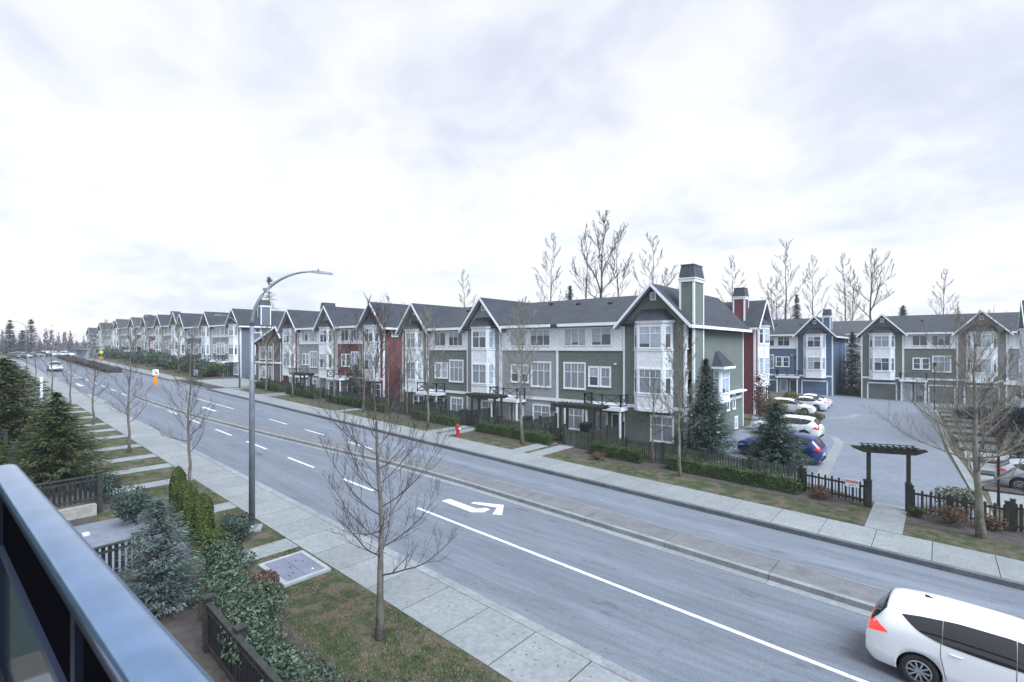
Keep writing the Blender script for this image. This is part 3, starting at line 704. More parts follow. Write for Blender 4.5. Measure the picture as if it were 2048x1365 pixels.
window(H2, 2.4, 3.4, 3.7, 5.6, 1, y=0, fr=(21.7, 0, R_(90))); window(H2, 1.0, 1.7, 7.4, 8.2, 1, y=0, fr=(21.7, 0, R_(90)), transom=0)
H3 = rowhouse('pale grey and slate blue townhouse row beyond the side street, slate chimney', -111.3, 36, 1.95, 0,
    [(G, 3.9, 'grey', 0), (S, 7.6, 'blue', 0), (G, 3.9, 'grey', 0), (S, 7.0, 'grey', 0), (G, 4.2, 'slate', 0)], chim=[(25.6, 26.8, 3.0, 4.6, 'slate', 2, 12.6)])
window(H3, 2.2, 3.0, 3.7, 5.6, 1, y=0, fr=(26.6, 0, R_(90))); window(H3, 1.6, 2.9, 7.3, 8.2, 2, y=0, fr=(26.6, 0, R_(90)), transom=0); window(H3, 2.2, 3.2, .6, 2.1, 2, y=0, fr=(26.6, 0, R_(90)))
H4 = rowhouse('distant townhouse row with red and grey fronts right of the brown gabled row', -138, 37.5, 2.7, 0,
    [(G, 3.9, 'grey', 0), (S, 5.4, 'red', 0), (G, 3.9, 'red', 0), (S, 5.4, 'grey', 0), (G, 3.9, 'grey', 0)], chim=[(1, 2.2, 5.0, 6.8, 'brown', 6, 12.5)])
H5 = rowhouse('distant brown and taupe townhouse row with a long sloping white bargeboard', -172, 40.5, 3.4, 0,
    [(G, 4.2, 'brown', 0), (S, 8.5, 'grey', 0), (G, 5.2, 'taupe', 0), (S, 7.2, 'red', 0), (G, 4.4, 'beige', 0)], roofm='roofb', chim=[(5, 6.2, 5.0, 6.8, 'brown', 6, 12.4)])
H6 = rowhouse('farthest dark roofed townhouse row with a mint gable at the bend of the street', -212, 45.5, 3.8, 0,
    [(G, 5.0, 'mint', 0), (S, 10, 'beige', 0), (G, 5.0, 'beige', 0), (S, 6, 'brown', 0), (G, 5.0, 'mint', 0)])
H7 = rowhouse('last pale townhouse row almost lost behind the distant trees', -264, 53, 3.7, 0,
    [(G, 5.0, 'grey', 0), (S, 9, 'beige', 0), (G, 5.0, 'mint', 0), (S, 6, 'slate', 0), (G, 5.0, 'beige', 0)])
# courtyard rows
HR = rowhouse('red townhouse end with a tall red chimney, standing behind the green corner row', -13.9, 53.7, .45, R_(90),
    [(G, 4.6, 'red', 0)], D=12, chim=[(.25, 1.6, .9, 2.0, 'red', 1, 12.3)], vents=0)
HB = rowhouse('blue and white townhouse row with a blue garage door at the back of the courtyard', -36.7, 82, .1, 0,
    [(G, 4.2, 'blue', 0), (S, 5.8, 'grey', 0), (S, 5.8, 'blue', 0), (S, 5.4, 'blue', 1), (G, 4.3, 'blue', 0)], garage=True, chim=[(24.2, 25.15, .6, 2.0, 'blue', 3, 12.0)], vents=6)
HG = rowhouse('green townhouse row with twin gables and wreathed door at the back of the courtyard', -8.0, 82.6, .1, 0,
    [(G, 4.4, 'green', 0), (S, 5.2, 'green', 0), (G, 4.4, 'stonegrey', 0), (S, 10.4, 'grey', 0), (G, 4.4, 'grey', 0)], garage=True, vents=4)
HK = rowhouse('brown roofed pale house glimpsed between the blue row and the green row', -22, 106, .6, 0,
    [(S, 8, 'beige', 0), (S, 8, 'beige', 1), (S, 8, 'taupe', 0)], roofm='roofb', garage=True)
HM = rowhouse('pale mint townhouse row cut off by the right edge, facing the parking stalls', 6.2, 66.5, -.1, R_(-90),
    [(G, 4.6, 'mint', 0), (S, 5.4, 'mint', 0), (S, 5.4, 'grey', 0), (G, 4.4, 'grey', 0)], garage=True)
HL = rowhouse('long low brown roofed row behind the side street', -84, 62, 1.6, 0, [(G, 4.4, 'slate', 0), (S, 10.8, 'grey', 0), (G, 4.4, 'brown', 0)], roofm='roofb')
# small brown porch house between the second and third rows
ph = thing('gabled_outbuilding', 'brown shingled low gabled house between the red row and the slate blue row', 'house', (-80.2, 36.3, 1.9))
b_ = MB(); b_.box(0, 8.2, 0, 9, -.6, 6.0); b_.prism([(0, 6.0), (8.2, 6.0), (7.2, 7.7)], 0, 9); b_.build('wall', SID['brown'], ph)
r_ = MB()
for (xa, za, xb, zb2) in ((-.4, 5.5, 7.2, 7.95), (8.7, 6.3, 7.2, 7.95)):
    p = [(xa, -.6, za - .15), (xb, -.6, zb2 - .15), (xb, 9.3, zb2 - .15), (xa, 9.3, za - .15), (xa, -.6, za), (xb, -.6, zb2), (xb, 9.3, zb2), (xa, 9.3, za)]
    if xa > xb: p = [p[1], p[0], p[3], p[2], p[5], p[4], p[7], p[6]]
    r_.hexa(p)
r_.build('roof', M['roofb'], ph)
f_ = MB(); f_.bar((-.4, -.64, 5.4), (7.2, -.64, 7.86), .06, .26); f_.bar((8.7, -.64, 6.2), (7.2, -.64, 7.86), .06, .26)
f_.box(-.1, 8.3, -.09, -.001, 2.6, 2.85)
for xx in (1.0, 3.2, 5.4, 7.6): f_.box(xx, xx + .12, -.06, -.001, -.4, 5.6)
f_.build('trim', M['white'], ph)
window(ph, 1.6, 2.9, 3.2, 5.0, 2); window(ph, 4.0, 5.0, 3.2, 5.0, 1); window(ph, 1.6, 2.9, .5, 2.1, 2); door(ph, 4.1, 5.0, -.2, 2.1, -.001, 'door')

# ------------------------------------------------------------------ plants
def leaf_quads(mb, c, n, size, r, flat=0.0, mi=0, aspect=1.6):
    """one leaf / spray at c facing roughly n"""
    n = Vector(n); 
    if n.length < 1e-4: n = Vector((0, 0, 1))
    n = (n.normalized() + Vector((r.uniform(-1, 1), r.uniform(-1, 1), r.uniform(-1, 1))) * .7).normalized()
    a = n.cross(Vector((r.uniform(-1, 1), r.uniform(-1, 1), r.uniform(-.3, 1)))); 
    if a.length < 1e-4: return
    a = a.normalized() * size * .5; b = n.cross(a).normalized() * size * .5 / aspect
    c = Vector(c)
    mb.face([c - a, c - b * .9, c + a, c + b * .9], mi)

def hedge_mesh(L, D, H, n, size, seed):
    r = random.Random(seed); mb = MB()
    for i in range(n):
        u = r.random(); side = r.random()
        x = r.uniform(0, L)
        wob = .06 * math.sin(x * 3.1 + seed) + .05 * math.sin(x * 7.7)
        if side < .42: p = (x, r.uniform(0, D), H + wob + r.uniform(-.09, .05)); nn = (0, 0, 1)
        elif side < .78: p = (x, 0 + wob * .7 + r.uniform(-.05, .09), r.uniform(0.04, H)); nn = (0, -1, .3)
        elif side < .88: p = (x, D + r.uniform(-.09, .05), r.uniform(0, H)); nn = (0, 1, .3)
        else:
            e = r.choice((0, 1)); p = (e * L + r.uniform(-.08, .08), r.uniform(0, D), r.uniform(0, H)); nn = (2 * e - 1, 0, .3)
        leaf_quads(mb, p, nn, size * r.uniform(.6, 1.3), r)
    mb.box(.12, L - .12, .12, D - .12, 0, H - .12)
    return mb

def blob_mesh(R, H, n, size, seed, lumps=7, shell=.35):
    """rounded shrub: leaves in the shells of several overlapping lumps"""
    r = random.Random(seed); mb = MB(); L = []
    for i in range(lumps):
        a = r.uniform(0, 6.28); d = r.uniform(.15, .55) * R
        L.append((math.cos(a) * d, math.sin(a) * d, r.uniform(.3, .72) * H, r.uniform(.42, .62) * R, r.uniform(.26, .36) * H))
    for i in range(n):
        x, y, z, a, b = r.choice(L)
        v = Vector((r.gauss(0, 1), r.gauss(0, 1), r.gauss(0, 1))).normalized(); k = 1 - shell * r.random() ** 1.5
        p = (x + v.x * a * k, y + v.y * a * k, max(.03, z + v.z * b * k))
        leaf_quads(mb, p, v, size * r.uniform(.55, 1.3), r)
    return mb

def bush(name, label, cat, x, y, R, H, n, size, seed, m, group=None, base=None):
    t = thing(name, label, cat, (x, y, (gz(x) if base is None else base)), 0, group)
    blob_mesh(R, H, n, size, seed).build('foliage', LF[m], t)
    s = MB(); r = random.Random(seed)
    for i in range(6):
        a = r.uniform(0, 6.28); s.tube([(0, 0, -.1), (math.cos(a) * R * .3, math.sin(a) * R * .3, H * .35), (math.cos(a) * R * .55, math.sin(a) * R * .55, H * .6)], [.025, .018, .01], 5)
    s.build('stem', M['twig'], t); return t

def conifer(name, label, x, y, H, R, seed, m, whorls=16, per=9, spray=.22, dens=1.0, z=None, group=None, base=.06, droop=.25, up=.0, trunk=.09, cat='tree', power=.9):
    r = random.Random(seed); t = thing(name, label, cat, (x, y, gz(x) if z is None else z), 0, group)
    tr = MB(); tr.tube([(0, 0, -.15), (0, 0, H * .5), (0, 0, H * .98)], [trunk, trunk * .6, .012], 7)
    mb = MB()
    whorls = int(whorls * 1.7)
    for w in range(whorls):
        u = (w + r.uniform(-.5, .5)) / whorls; u = min(max(u, 0), .99); hz = H * (base + (1 - base) * u)
        L0 = R * (1 - u) ** power + .05
        for k in range(per):
            a = 6.283 * (k + r.random()) / per; L = L0 * r.uniform(.72, 1.12)
            n = max(3, int(L / spray * 2.2 * dens)); dz = -droop + up * u
            d = Vector((math.cos(a), math.sin(a), 0)); sd = Vector((-d.y, d.x, 0))
            for i in range(n):
                q = (i + .5) / n
                p = d * L * q + Vector((0, 0, hz + dz * L * q + .22 * L * q * q * (1 if droop > 0 else 0)))
                wd = L * .26 * (1 - q * .75)
                for s_ in range(3):
                    pp = p + sd * r.uniform(-wd, wd) + Vector((0, 0, r.uniform(-.10, .08) * H * .25))
                    sz = spray * r.uniform(.6, 1.25)
                    ax = (d + sd * r.uniform(-.9, .9) + Vector((0, 0, r.uniform(-.45, .25)))).normalized() * sz * .6
                    bx = ax.cross(Vector((r.uniform(-.5, .5), r.uniform(-.5, .5), 1))).normalized() * sz * .17
                    mb.face([pp - ax * .5 - bx * .6, pp - ax * .5 + bx * .6, pp + ax * .6 + bx * .35, pp + ax, pp + ax * .6 - bx * .35])
            if w % 2 == 0 and k % 3 == 0: tr.tube([(0, 0, hz), d * L * .8 + Vector((0, 0, hz + dz * L * .8))], [.015, .005], 4)
    tr.build('trunk', M['bark'], t); mb.build('crown', LF[m], t); return t

def bare_meshes(H, r0, seed, nb=34, low=.2, spread=.26, el0=28, el1=62, twigs=1.0, lean=0, rmin=.004, fork=0, sub=6, wiggle=.13, upb=.22, thin=.48, tap=.95):
    """trunk and branch meshes of a leafless tree with a central leader"""
    r = random.Random(seed); tr = MB(); br = MB(); tw = 7
    pts = []; rad = []; x = y = 0
    for i in range(13):
        u = i / 12; pts.append(Vector((x + lean * u * H, y, H * u))); rad.append(max(rmin * 1.5, r0 * (1 - u) ** tap + (r0 * .4 if i == 0 else 0)))
        x += r.uniform(-1, 1) * H * .008; y += r.uniform(-1, 1) * H * .008
    pts[0].z = -.15
    tr.tube(pts, rad, 10)
    def at(u):
        k = min(11, int(u * 12)); f = u * 12 - k; return pts[k].lerp(pts[k + 1], f), rad[k] * (1 - f) + rad[k + 1] * f
    wig = .16
    def limb(p, d, L, ra, depth, n=5):
        q = [p.copy()]; rr = [ra]; dd = d.normalized()
        for i in range(n):
            dd = (dd + Vector((r.uniform(-wiggle, wiggle), r.uniform(-wiggle, wiggle), r.uniform(-.03, upb)))).normalized()
            p = p + dd * L / n; q.append(p.copy()); rr.append(max(rmin, ra * (1 - (i + 1) / n * .85)))
        br.tube(q, rr, 5 if ra > .02 else (4 if ra > .008 else 3), cap=False)
        if depth > 0:
            ns = max(2, int((sub if depth == 2 else 4) * twigs))
            for j in range(ns):
                k = 1 + int((n - 1) * (j + r.random()) / ns); k = min(k, n)
                dv = (q[k] - q[k - 1]).normalized(); sd = Vector((r.uniform(-1, 1), r.uniform(-1, 1), r.uniform(-.5, .8)))
                nd = (dv * .85 + sd.normalized() * .6 + Vector((0, 0, .15))).normalized()
                limb(q[k], nd, L * r.uniform(.28, .5) * (1 - .35 * k / n), max(rmin, rr[k] * .6), depth - 1, 3 if depth == 1 else 4)
    for i in range(nb):
        u = low + (1 - low) * (i / nb) ** .92 * .97; p, ra = at(u); a = i * 2.39996 + r.uniform(-.4, .4)
        L = H * spread * ((1 - u) ** .62 + .05) / (1 - low) ** .62 * r.uniform(.7, 1.15)
        e = R_(el0 + (el1 - el0) * (u - low) / (1 - low) + r.uniform(-9, 9))
        d = Vector((math.cos(a) * math.cos(e), math.sin(a) * math.cos(e), math.sin(e)))
        limb(p, d, L, max(rmin, ra * thin), 2 if L > H * .04 else 1, 7)
    for i in range(fork):
        u = low + .05 + .35 * i / max(1, fork); p, ra = at(u); a = r.uniform(0, 6.28)
        d = Vector((math.cos(a) * .45, math.sin(a) * .45, 1)); limb(p, d, H * (1 - u) * .8, ra * .75, 2, 8)
    return tr, br

def bare_tree(name, label, x, y, H, r0, seed, z=None, group=None, bark='bark', tw='twig', cat='tree', rz=0, **k):
    t = thing(name, label, cat, (x, y, gz(x) if z is None else z), rz, group)
    a, b = bare_meshes(H, r0, seed, **k); a.build('trunk', M[bark], t, smooth=True); b.build('branches', M[tw], t, smooth=False); return t

GN = 'young street trees on the near verge'
lr = random.Random(77)
bare_tree('street_tree', 'bare street tree nearest the balcony, in the grass beside the sidewalk', -9.74, 7.16, 7.4, .092, 21, bark='bark', nb=34, low=.19, spread=.36, el0=12, el1=64, twigs=1.5, sub=7, rmin=.0030, thin=.32, wiggle=.10, upb=.26, tap=1.35, group=GN)
t2 = bare_tree('street_tree', 'bare street tree in the lawn corner behind the cedar columns', -25.0, 8.5, 6.9, .075, 22, nb=26, low=.24, spread=.28, el0=20, el1=58, twigs=1.2, sub=7, rmin=.0035, thin=.32, wiggle=.1, upb=.24, group=GN)
for i, (x, off, s, lb) in enumerate([(-35.4, 6.65, 1.0, 'bare street tree between two walkway strips, second beyond the lamp post'), (-47.6, 6.75, .98, 'bare street tree third beyond the lamp post on the near verge'),
        (-61.0, 7.0, .95, 'bare street tree just before the concrete driveway on the near verge'), (-73.0, 6.9, 1.0, 'bare street tree just past the concrete driveway on the near verge'),
        (-95, 7.3, .95, 'far bare street tree on the near verge, next to last'), (-113, 7.6, 1.0, 'farthest bare street tree standing on the near verge')]):
    c = copy_tree(t2); place(c, x, OY(x, off), gz(x), i * 1.3 + .5, s, lb)
GF = 'street trees on the far verge'
fa = bare_tree('street_tree', 'bare pale barked street tree in front of the picket fence right of the arbour', 1.17, 25.17, 7.9, .14, 31, bark='barkg', tw='twigpale', nb=38, low=.25, spread=.42, el0=15, el1=58, group=GF, twigs=1.8, sub=8, thin=.36, wiggle=.13, rmin=.0035)
fb = bare_tree('street_tree', 'slim bare street tree in front of the big dark spruce', -10.2, 25.9, 7.6, .085, 32, bark='barkg', tw='twigpale', nb=30, low=.30, spread=.28, el0=24, el1=58, group=GF, twigs=1.7, sub=8, thin=.38, rmin=.0045)
for i, (x, off, s, lb) in enumerate([(-21.05, 25.3, 1.24, 'tall bare street tree before the grey house wall, between two hedges'), (-30.1, 24.5, 1.18, 'bare street tree left of the red hydrant, before the pale bay'),
        (-40.0, 25.0, 1.0, 'bare street tree at the left corner of the green and grey row'), (-47.3, 26.2, 1.05, 'bare street tree before the red and grey row, beside the dark bush'),
        (-54.5, 25.0, 1.0, 'bare street tree before the red row, third from the side street'), (-62, 25.2, 1.1, 'bare street tree before the red row nearest the side street'),
        (-90, 25.5, 1.1, 'bare street tree before the slate blue row'), (-99, 25.5, 1.15, 'second bare street tree before the slate blue row'), (-110, 25.5, 1.1, 'bare street tree at the left end of the slate blue row'),
        (-122, 25.8, 1.2, 'bare street tree before the distant red and grey row'), (-134, 26, 1.2, 'bare street tree between the distant rows'), (-148, 26, 1.2, 'bare street tree before the distant brown row'), (-165, 26, 1.3, 'farthest bare street tree on the far verge')]):
    c = copy_tree(fb if i % 2 else fb); place(c, x, OY(x, off), gz(x), i * 2.1 + 1, s, lb)
bare_tree('ornamental_tree', 'small reddish stemmed tree behind the clipped hedge by the corner house', -12.5, 27.7, 5.2, .07, 41, nb=26, low=.3, spread=.3, el0=30, el1=60, bark='bark', tw='twig')
# clump of pale multi-stem birch before the red row
for i, (x, y) in enumerate(((-35.9, 29.2), (-37.2, 29.6), (-38.3, 29.1))):
    bare_tree('birch_tree', ('pale birch stem leaning right in the clump between the two rows', 'middle pale birch stem in the clump between the two rows', 'pale birch stem leaning left in the clump between the two rows')[i], x, y, 9.5 + i * .7, .06, 50 + i, nb=18, low=.3, spread=.18, bark='barkg', tw='twigpale', lean=(.04, 0, -.05)[i], group='birch clump')
# tall wild trees far behind the houses
GB = 'tall bare trees behind the houses'
big = [bare_tree('tall_bare_tree', 'x', 0, 0, 27, .36, 61, z=0, bark='twigfar', tw='twigfar', nb=13, low=.42, spread=.27, el0=15, tap=1.2, el1=62, rmin=.02, wiggle=.3, thin=.4, twigs=1.3, group=GB),
       bare_tree('tall_bare_tree', 'x', 0, 0, 27, .42, 62, z=0, bark='twigfar', tw='twigfar', nb=9, low=.48, spread=.30, el0=25, tap=1.2, el1=70, rmin=.022, fork=4, wiggle=.28, thin=.45, twigs=1.3, group=GB),
       bare_tree('tall_bare_tree', 'x', 0, 0, 27, .30, 63, z=0, bark='twigfar', tw='twigfar', nb=18, low=.40, spread=.24, el0=20, tap=1.2, el1=60, rmin=.016, wiggle=.25, thin=.35, twigs=1.4, group=GB)]
bt = [(-41.5, 80.4, 24.6, 0, 'lone slim'), (-34.8, 84, 22.5, 2, 'thin twiggy leftmost of a clump of'), (-33.0, 88, 29.2, 1, 'tallest'), (-29.5, 88, 24.5, 0, 'leaning right hand'),
      (-26.2, 92, 22.0, 0, 'dark broken topped'), (-23.6, 92, 17, 2, 'low arching')]
lbs = ['lone slim bare tree rising over the middle of the long roof', 'leftmost bare tree of the clump above the long roof', 'tallest forked bare tree of the clump above the long roof',
       'rightmost bare tree of the clump above the long roof', 'dark bare tree with a broken top left of the tall green chimney', 'low arching bare tree just left of the tall green chimney',
       'pale bare tree between the green and the red chimneys', 'bare tree with a dense upper crown over the left half of the blue row', 'bare tree right of the narrow fir over the blue row',
       'twiggy bare tree just right of the blue chimney', 'big gnarled bare tree above the gap between blue and green rows', 'faint bare tree over the middle of the green row roof',
       'small twiggy bare tree behind the red gable', 'faint bare crown above the grey gable of the near row', 'second twiggy bare tree right of the blue chimney', 'low twiggy bare tree left of the leaning tree over the blue row']
def at_px(px, fwd):
    u = (px - 1024) / 1040; return (-.6354 + .7722 * u) * fwd, (.7722 + .6354 * u) * fwd
spots = [(1104, 82, 24.0, 2), (1172, 88, 25.0, 0), (1206, 86, 28.5, 1), (1236, 90, 26, 0), (1305, 84, 24.3, 0), (1334, 90, 20, 2), (1462, 100, 24, 2), (1572, 110, 29, 0), (1628, 112, 26.5, 2),
         (1688, 112, 27, 2), (1742, 108, 27.3, 1), (1890, 118, 25, 2), (1545, 115, 22, 2), (928, 105, 21, 2), (1705, 125, 25, 2), (1555, 125, 23, 2)]
for i, (px, fw, Ht, k) in enumerate(spots):
    x, y = at_px(px, fw); c = copy_tree(big[k]); place(c, x, y, gz(x) - .5, (i * 1.7) % 6.28, Ht / 27.0, lbs[i])
for o in big:
    for ch in list(o.children): bpy.data.objects.remove(ch)
    bpy.data.objects.remove(o)

# evergreens
x, y = at_px(538, 110); conifer('fir_tree', 'large ragged fir standing behind the slate row under the lamp arm', x, y, 20.5, 4.2, 71, 'farg', whorls=9, per=5, spray=1.0, dens=.55, z=2.2, droop=.35, trunk=.3)
x, y = at_px(1593, 118); conifer('fir_tree', 'narrow pointed fir rising behind the blue row roof', x, y, 19.0, 3.6, 72, 'farg', whorls=18, per=9, spray=1.0, z=0, trunk=.3, power=1.0)
x, y = at_px(1806, 112); conifer('fir_tree', 'small rounded fir top showing over the green row roof', x, y, 16.0, 4.2, 73, 'farg', whorls=24, per=12, spray=.8, z=0, trunk=.3)
x, y = at_px(1140, 84); conifer('fir_tree', 'ragged small fir top over the long dark roof, beside the lone bare tree', x, y, 16.4, 3.6, 74, 'farg', whorls=22, per=9, spray=.7, dens=.8, z=.3, trunk=.2)
conifer('spruce_tree', 'tall dark evergreen in the gap between the blue row and the green row', -9.7, 88.5, 8.9, 2.4, 75, 'dark', whorls=18, per=10, spray=.5, dens=1.1)
conifer('spruce_tree', 'big dark spruce at the corner of the green townhouse, behind the picket fence', -11.0, 31.9, 5.9, 2.0, 76, 'fir', whorls=26, per=15, spray=.27, dens=1.1, droop=.12)
conifer('spruce_tree', 'smaller dark spruce behind the fence hiding part of the blue car', -7.0, 31.3, 3.6, 1.75, 77, 'fir', whorls=22, per=15, spray=.24, dens=1.1, droop=.1, power=.75)
conifer('blue_spruce', 'young blue spruce below the balcony rail, beside the clipped cedars', -14.8, 4.35, 2.75, 1.15, 78, 'spruce', whorls=22, per=12, spray=.13, dens=1.0, droop=.05, up=.5, power=.8)
conifer('hemlock', 'broad yellow green hemlock on the left, nearer of the two', -29.8, 4.9, 4.1, 2.6, 79, 'hem', whorls=22, per=13, spray=.26, dens=1.0, droop=.3, power=.85)
conifer('hemlock', 'larger dark green hemlock cut off by the left edge', -40.0, 4.4, 5.3, 3.9, 80, 'hem', whorls=24, per=15, spray=.32, dens=.9, droop=.25, power=.7)
conifer('evergreen_shrub', 'dark conical evergreen before the red row, behind its fence', -47.0, 31.5, 3.9, 1.9, 81, 'dark', whorls=16, per=10, spray=.3, power=.6, cat='shrub')
for i, (px, fw, Ht) in enumerate(((20, 172, 15), (62, 180, 16), (45, 178, 12))):
    x, y = at_px(px, fw); conifer('fir_tree', ('far bluish fir at the extreme left skyline', 'far bluish fir right of the distant lamp post', 'short far fir between two taller firs on the left skyline')[i], x, y, Ht - 3, 3.4, 83 + i, 'farg', whorls=12, per=7, spray=1.3, z=4, trunk=.3)

def cedar(label, x, y, H, R, seed):
    t = thing('cedar_column', label, 'shrub', (x, y, gz(x)), 0, 'clipped cedar columns'); r = random.Random(seed); mb = MB()
    for i in range(int(15000 * H * R)):
        a = r.uniform(0, 6.283); z = H * r.random(); q = R * (1 - .25 * (z / H) ** 3) * (1 if z < H * .70 else max(.25, math.sqrt(max(0, 1 - ((z - H * .70) / (H * .30)) ** 2)))) * (1 + .10 * math.sin(5 * a + z * 4))
        k = q * (1 - .25 * r.random() ** 2)
        leaf_quads(mb, (math.cos(a) * k, math.sin(a) * k, z), (math.cos(a), math.sin(a), .15 + (1.2 if z > H * .85 else 0)), .085 * r.uniform(.6, 1.4), r, aspect=2.0)
    mb.build('foliage', LF['cedar'], t); s = MB(); s.tube([(0, 0, -.1), (0, 0, H * .8)], [.05, .02], 6); s.build('stem', M['bark'], t)
for i, (x, y, H, R) in enumerate([(-21.1, 6.8, 2.0, .27), (-20.1, 6.7, 1.7, .28), (-19.1, 6.5, 1.75, .30), (-17.6, 6.35, 1.85, .31), (-15.9, 6.1, 1.25, .27), (-31.0, 3.0, 2.3, .45)]):
    cedar(('clipped cedar column farthest along the row beside the lawn', 'second farthest cedar column in the row of five', 'middle cedar column in the row of five', 'tall bright cedar column, fourth along the row', 'shortest cedar column at the near end of the row', 'lone cedar column at the left edge of the picture')[i], x, y, H, R, 90 + i)
bush('round_shrub', 'round dark green shrub beside the fence post and the first walkway strip', 'shrub', -21.9, 5.75, .85, 1.45, 2600, .10, 101, 'fir')
bush('round_shrub', 'dark shrub against the yellow green hemlock, by the walkway strips', 'shrub', -25.6, 5.6, .7, 1.3, 1600, .10, 102, 'fir')
bush('round_shrub', 'small dark shrub between the cedar columns and the lamp post', 'shrub', -17.9, 7.5, .62, 1.0, 1500, .09, 103, 'fir')
RH = [(-15.4, 6.0, .8, 1.1), (-14.2, 5.7, .75, 1.15), (-12.9, 5.35, .85, 1.25), (-13.3, 6.0, .6, .8), (-11.7, 5.2, .85, 1.3), (-10.6, 5.0, .85, 1.2), (-9.6, 4.95, .85, 1.15), (-8.6, 4.75, .85, 1.1), (-7.5, 4.7, .8, 1.1)]
RL = ['first broadleaf shrub below the shortest cedar column', 'broadleaf shrub right beside the young blue spruce', 'third broadleaf shrub, before the end of the dark fence', 'low reddish shrub at the edge of the grass near the vault lid', 'broadleaf shrub left of the round fence post', 'broadleaf shrub just right of the fence post', 'broadleaf shrub at the lower edge, second from the corner', 'broadleaf shrub at the lower edge near the fence', 'broadleaf shrub cut off by the lower edge']
for i, (x, y, R, H) in enumerate(RH):
    bush('broadleaf_shrub', RL[i], 'shrub', x, y, R, H, 2600, .085, 110 + i, 'rhodo' if i != 3 else 'brown', group='broadleaf shrubs along the dark fence')

# clipped hedges on the far side, in lengths between the garden gates
def hedge(label, xa, xb, off0, H, seed, n=None, m='box'):
    L = abs(xb - xa); x0 = min(xa, xb)
    t = hedge_mesh(L, .75, H, n or int(L * 420), .10 if x0 > -45 else .17, seed).build('hedge', LF[m])
    t.location = RP(x0, off0); t.rotation_euler = (0, math.atan(.025), -math.atan(.065)); tag(t, label, 'hedge', 'clipped hedges along the far fence')
for i, (a, b, lb) in enumerate([(-11.4, -4.95, 'long clipped hedge ending at the fence post beside the warning sign'), (-16.4, -12.9, 'short clipped hedge right of the double garden walk'), (-26.4, -23.2, 'clipped hedge just right of the red hydrant'), (-22.8, -19.4, 'clipped hedge left of the double garden walk'),
        (-34.3, -31.6, 'clipped hedge left of the hydrant, before the pale bay'), (-31.4, -28.6, 'clipped hedge nearest the hydrant on its left'), (-41.5, -38.2, 'clipped hedge before the dark red end wall'), (-48.8, -42, 'long clipped hedge before the red row'),
        (-58.5, -51.5, 'long clipped hedge before the left half of the red row'), (-67.5, -60.5, 'clipped hedge beside the side street corner'), (3.1, 9, 'clipped hedge at the right edge beyond the pale barked tree')]):
    hedge(lb, a, b, 26.0, .72, 130 + i)
for i, (x, R, H, lb) in enumerate([(-89, 2.6, 3.2, 'dark shrub mass nearest the pale street lamp'), (-95, 3.0, 3.8, 'dark garden shrubs before the slate blue row'), (-102, 3.0, 4.0, 'tall garden shrubs before the left of the slate blue row'), (-111, 3.4, 4.2, 'dark shrubs by the distant red and grey row'),
        (-121, 3.6, 4.4, 'dark shrubs before the middle of the distant red row'), (-133, 4, 4.6, 'dark green shrubs between distant rows'), (-146, 4.2, 4.6, 'garden shrubs before the distant brown row'), (-160, 4.5, 4.8, 'farthest garden shrubs before the brown row')]):
    bush('garden_shrub', lb, 'shrub', x, OY(x, 27.6), R, H * .72, 1500, .42, 150 + i, 'fir' if i % 2 else 'box', group='garden shrubs along the distant rows')
bush('brown_shrub', 'rust brown shrub below the warning sign fence', 'shrub', -4.1, 26.6, .62, .6, 1500, .07, 170, 'brown')
bush('brown_shrub', 'long rust brown shrub before the fence right of the arbour', 'shrub', .3, 26.35, .8, .7, 1800, .07, 171, 'brown')
bush('brown_shrub', 'small rust brown shrub at the foot of the pale barked tree', 'shrub', 1.5, 26.4, .6, .6, 1200, .07, 172, 'brown')
bush('green_shrub', 'small green shrub at the foot of the right arbour post', 'shrub', -.75, 26.35, .38, .42, 700, .08, 173, 'box')
bush('grass_clump', 'grey green grassy bush behind the fence right of the arbour', 'shrub', .55, 28.3, .95, 1.15, 2600, .12, 174, 'greyb')
bush('brown_shrub', 'grey brown low shrub before the hedge right of the garden walk', 'shrub', -15.2, 26.2, .6, .5, 900, .07, 175, 'brown')
bush('yard_bush', 'olive bush in the mulch bed before the red townhouse end', 'shrub', -12.6, 56.2, 1.3, 1.7, 1300, .2, 176, 'moss')
bush('yard_bush', 'second olive bush beside the white hatchback', 'shrub', -13.0, 62.8, 1.3, 1.9, 1300, .2, 177, 'moss')
bush('stall_bush', 'mossy clipped bush between the parked white cars, left one', 'shrub', -9.9, 53.5, .6, .9, 700, .14, 178, 'moss')
bush('stall_bush', 'mossy clipped bush between the parked white cars, right one', 'shrub', -8.3, 52.0, .75, 1.0, 800, .14, 179, 'moss')
bush('evergreen_bush', 'green bush by the lamp post at the right edge of the stalls', 'shrub', 4.2, 40.5, 1.7, 2.6, 1800, .22, 180, 'fir')
bush('evergreen_bush', 'blue green bush behind the fence at the right edge', 'shrub', 3.6, 29.6, .9, 1.3, 1500, .12, 181, 'fir')
bush('evergreen_bush', 'dark bush beside the mint house in the upper right', 'shrub', 4.6, 54, 1.6, 2.6, 1300, .26, 182, 'fir')
bush('red_twig_bush', 'rusty bare bush between the corner house and the red chimney', 'shrub', -12.4, 49.8, 1.0, 4.5, 1300, .16, 183, 'brown')
for i, y in enumerate((34.2, 38.4, 42.5, 46.6, 50.8, 55)):
    bush('bed_plant', ('low plants in the nearest stall bed', 'low plants in the second stall bed', 'low plants in the third stall bed', 'low plants in the fourth stall bed', 'low plants in the fifth stall bed', 'low plants in the sixth stall bed')[i], 'plants', 3.6, y, .7, .5, 500, .12, 190 + i, 'brown' if i % 2 else 'moss', group='low plants in the stall beds')
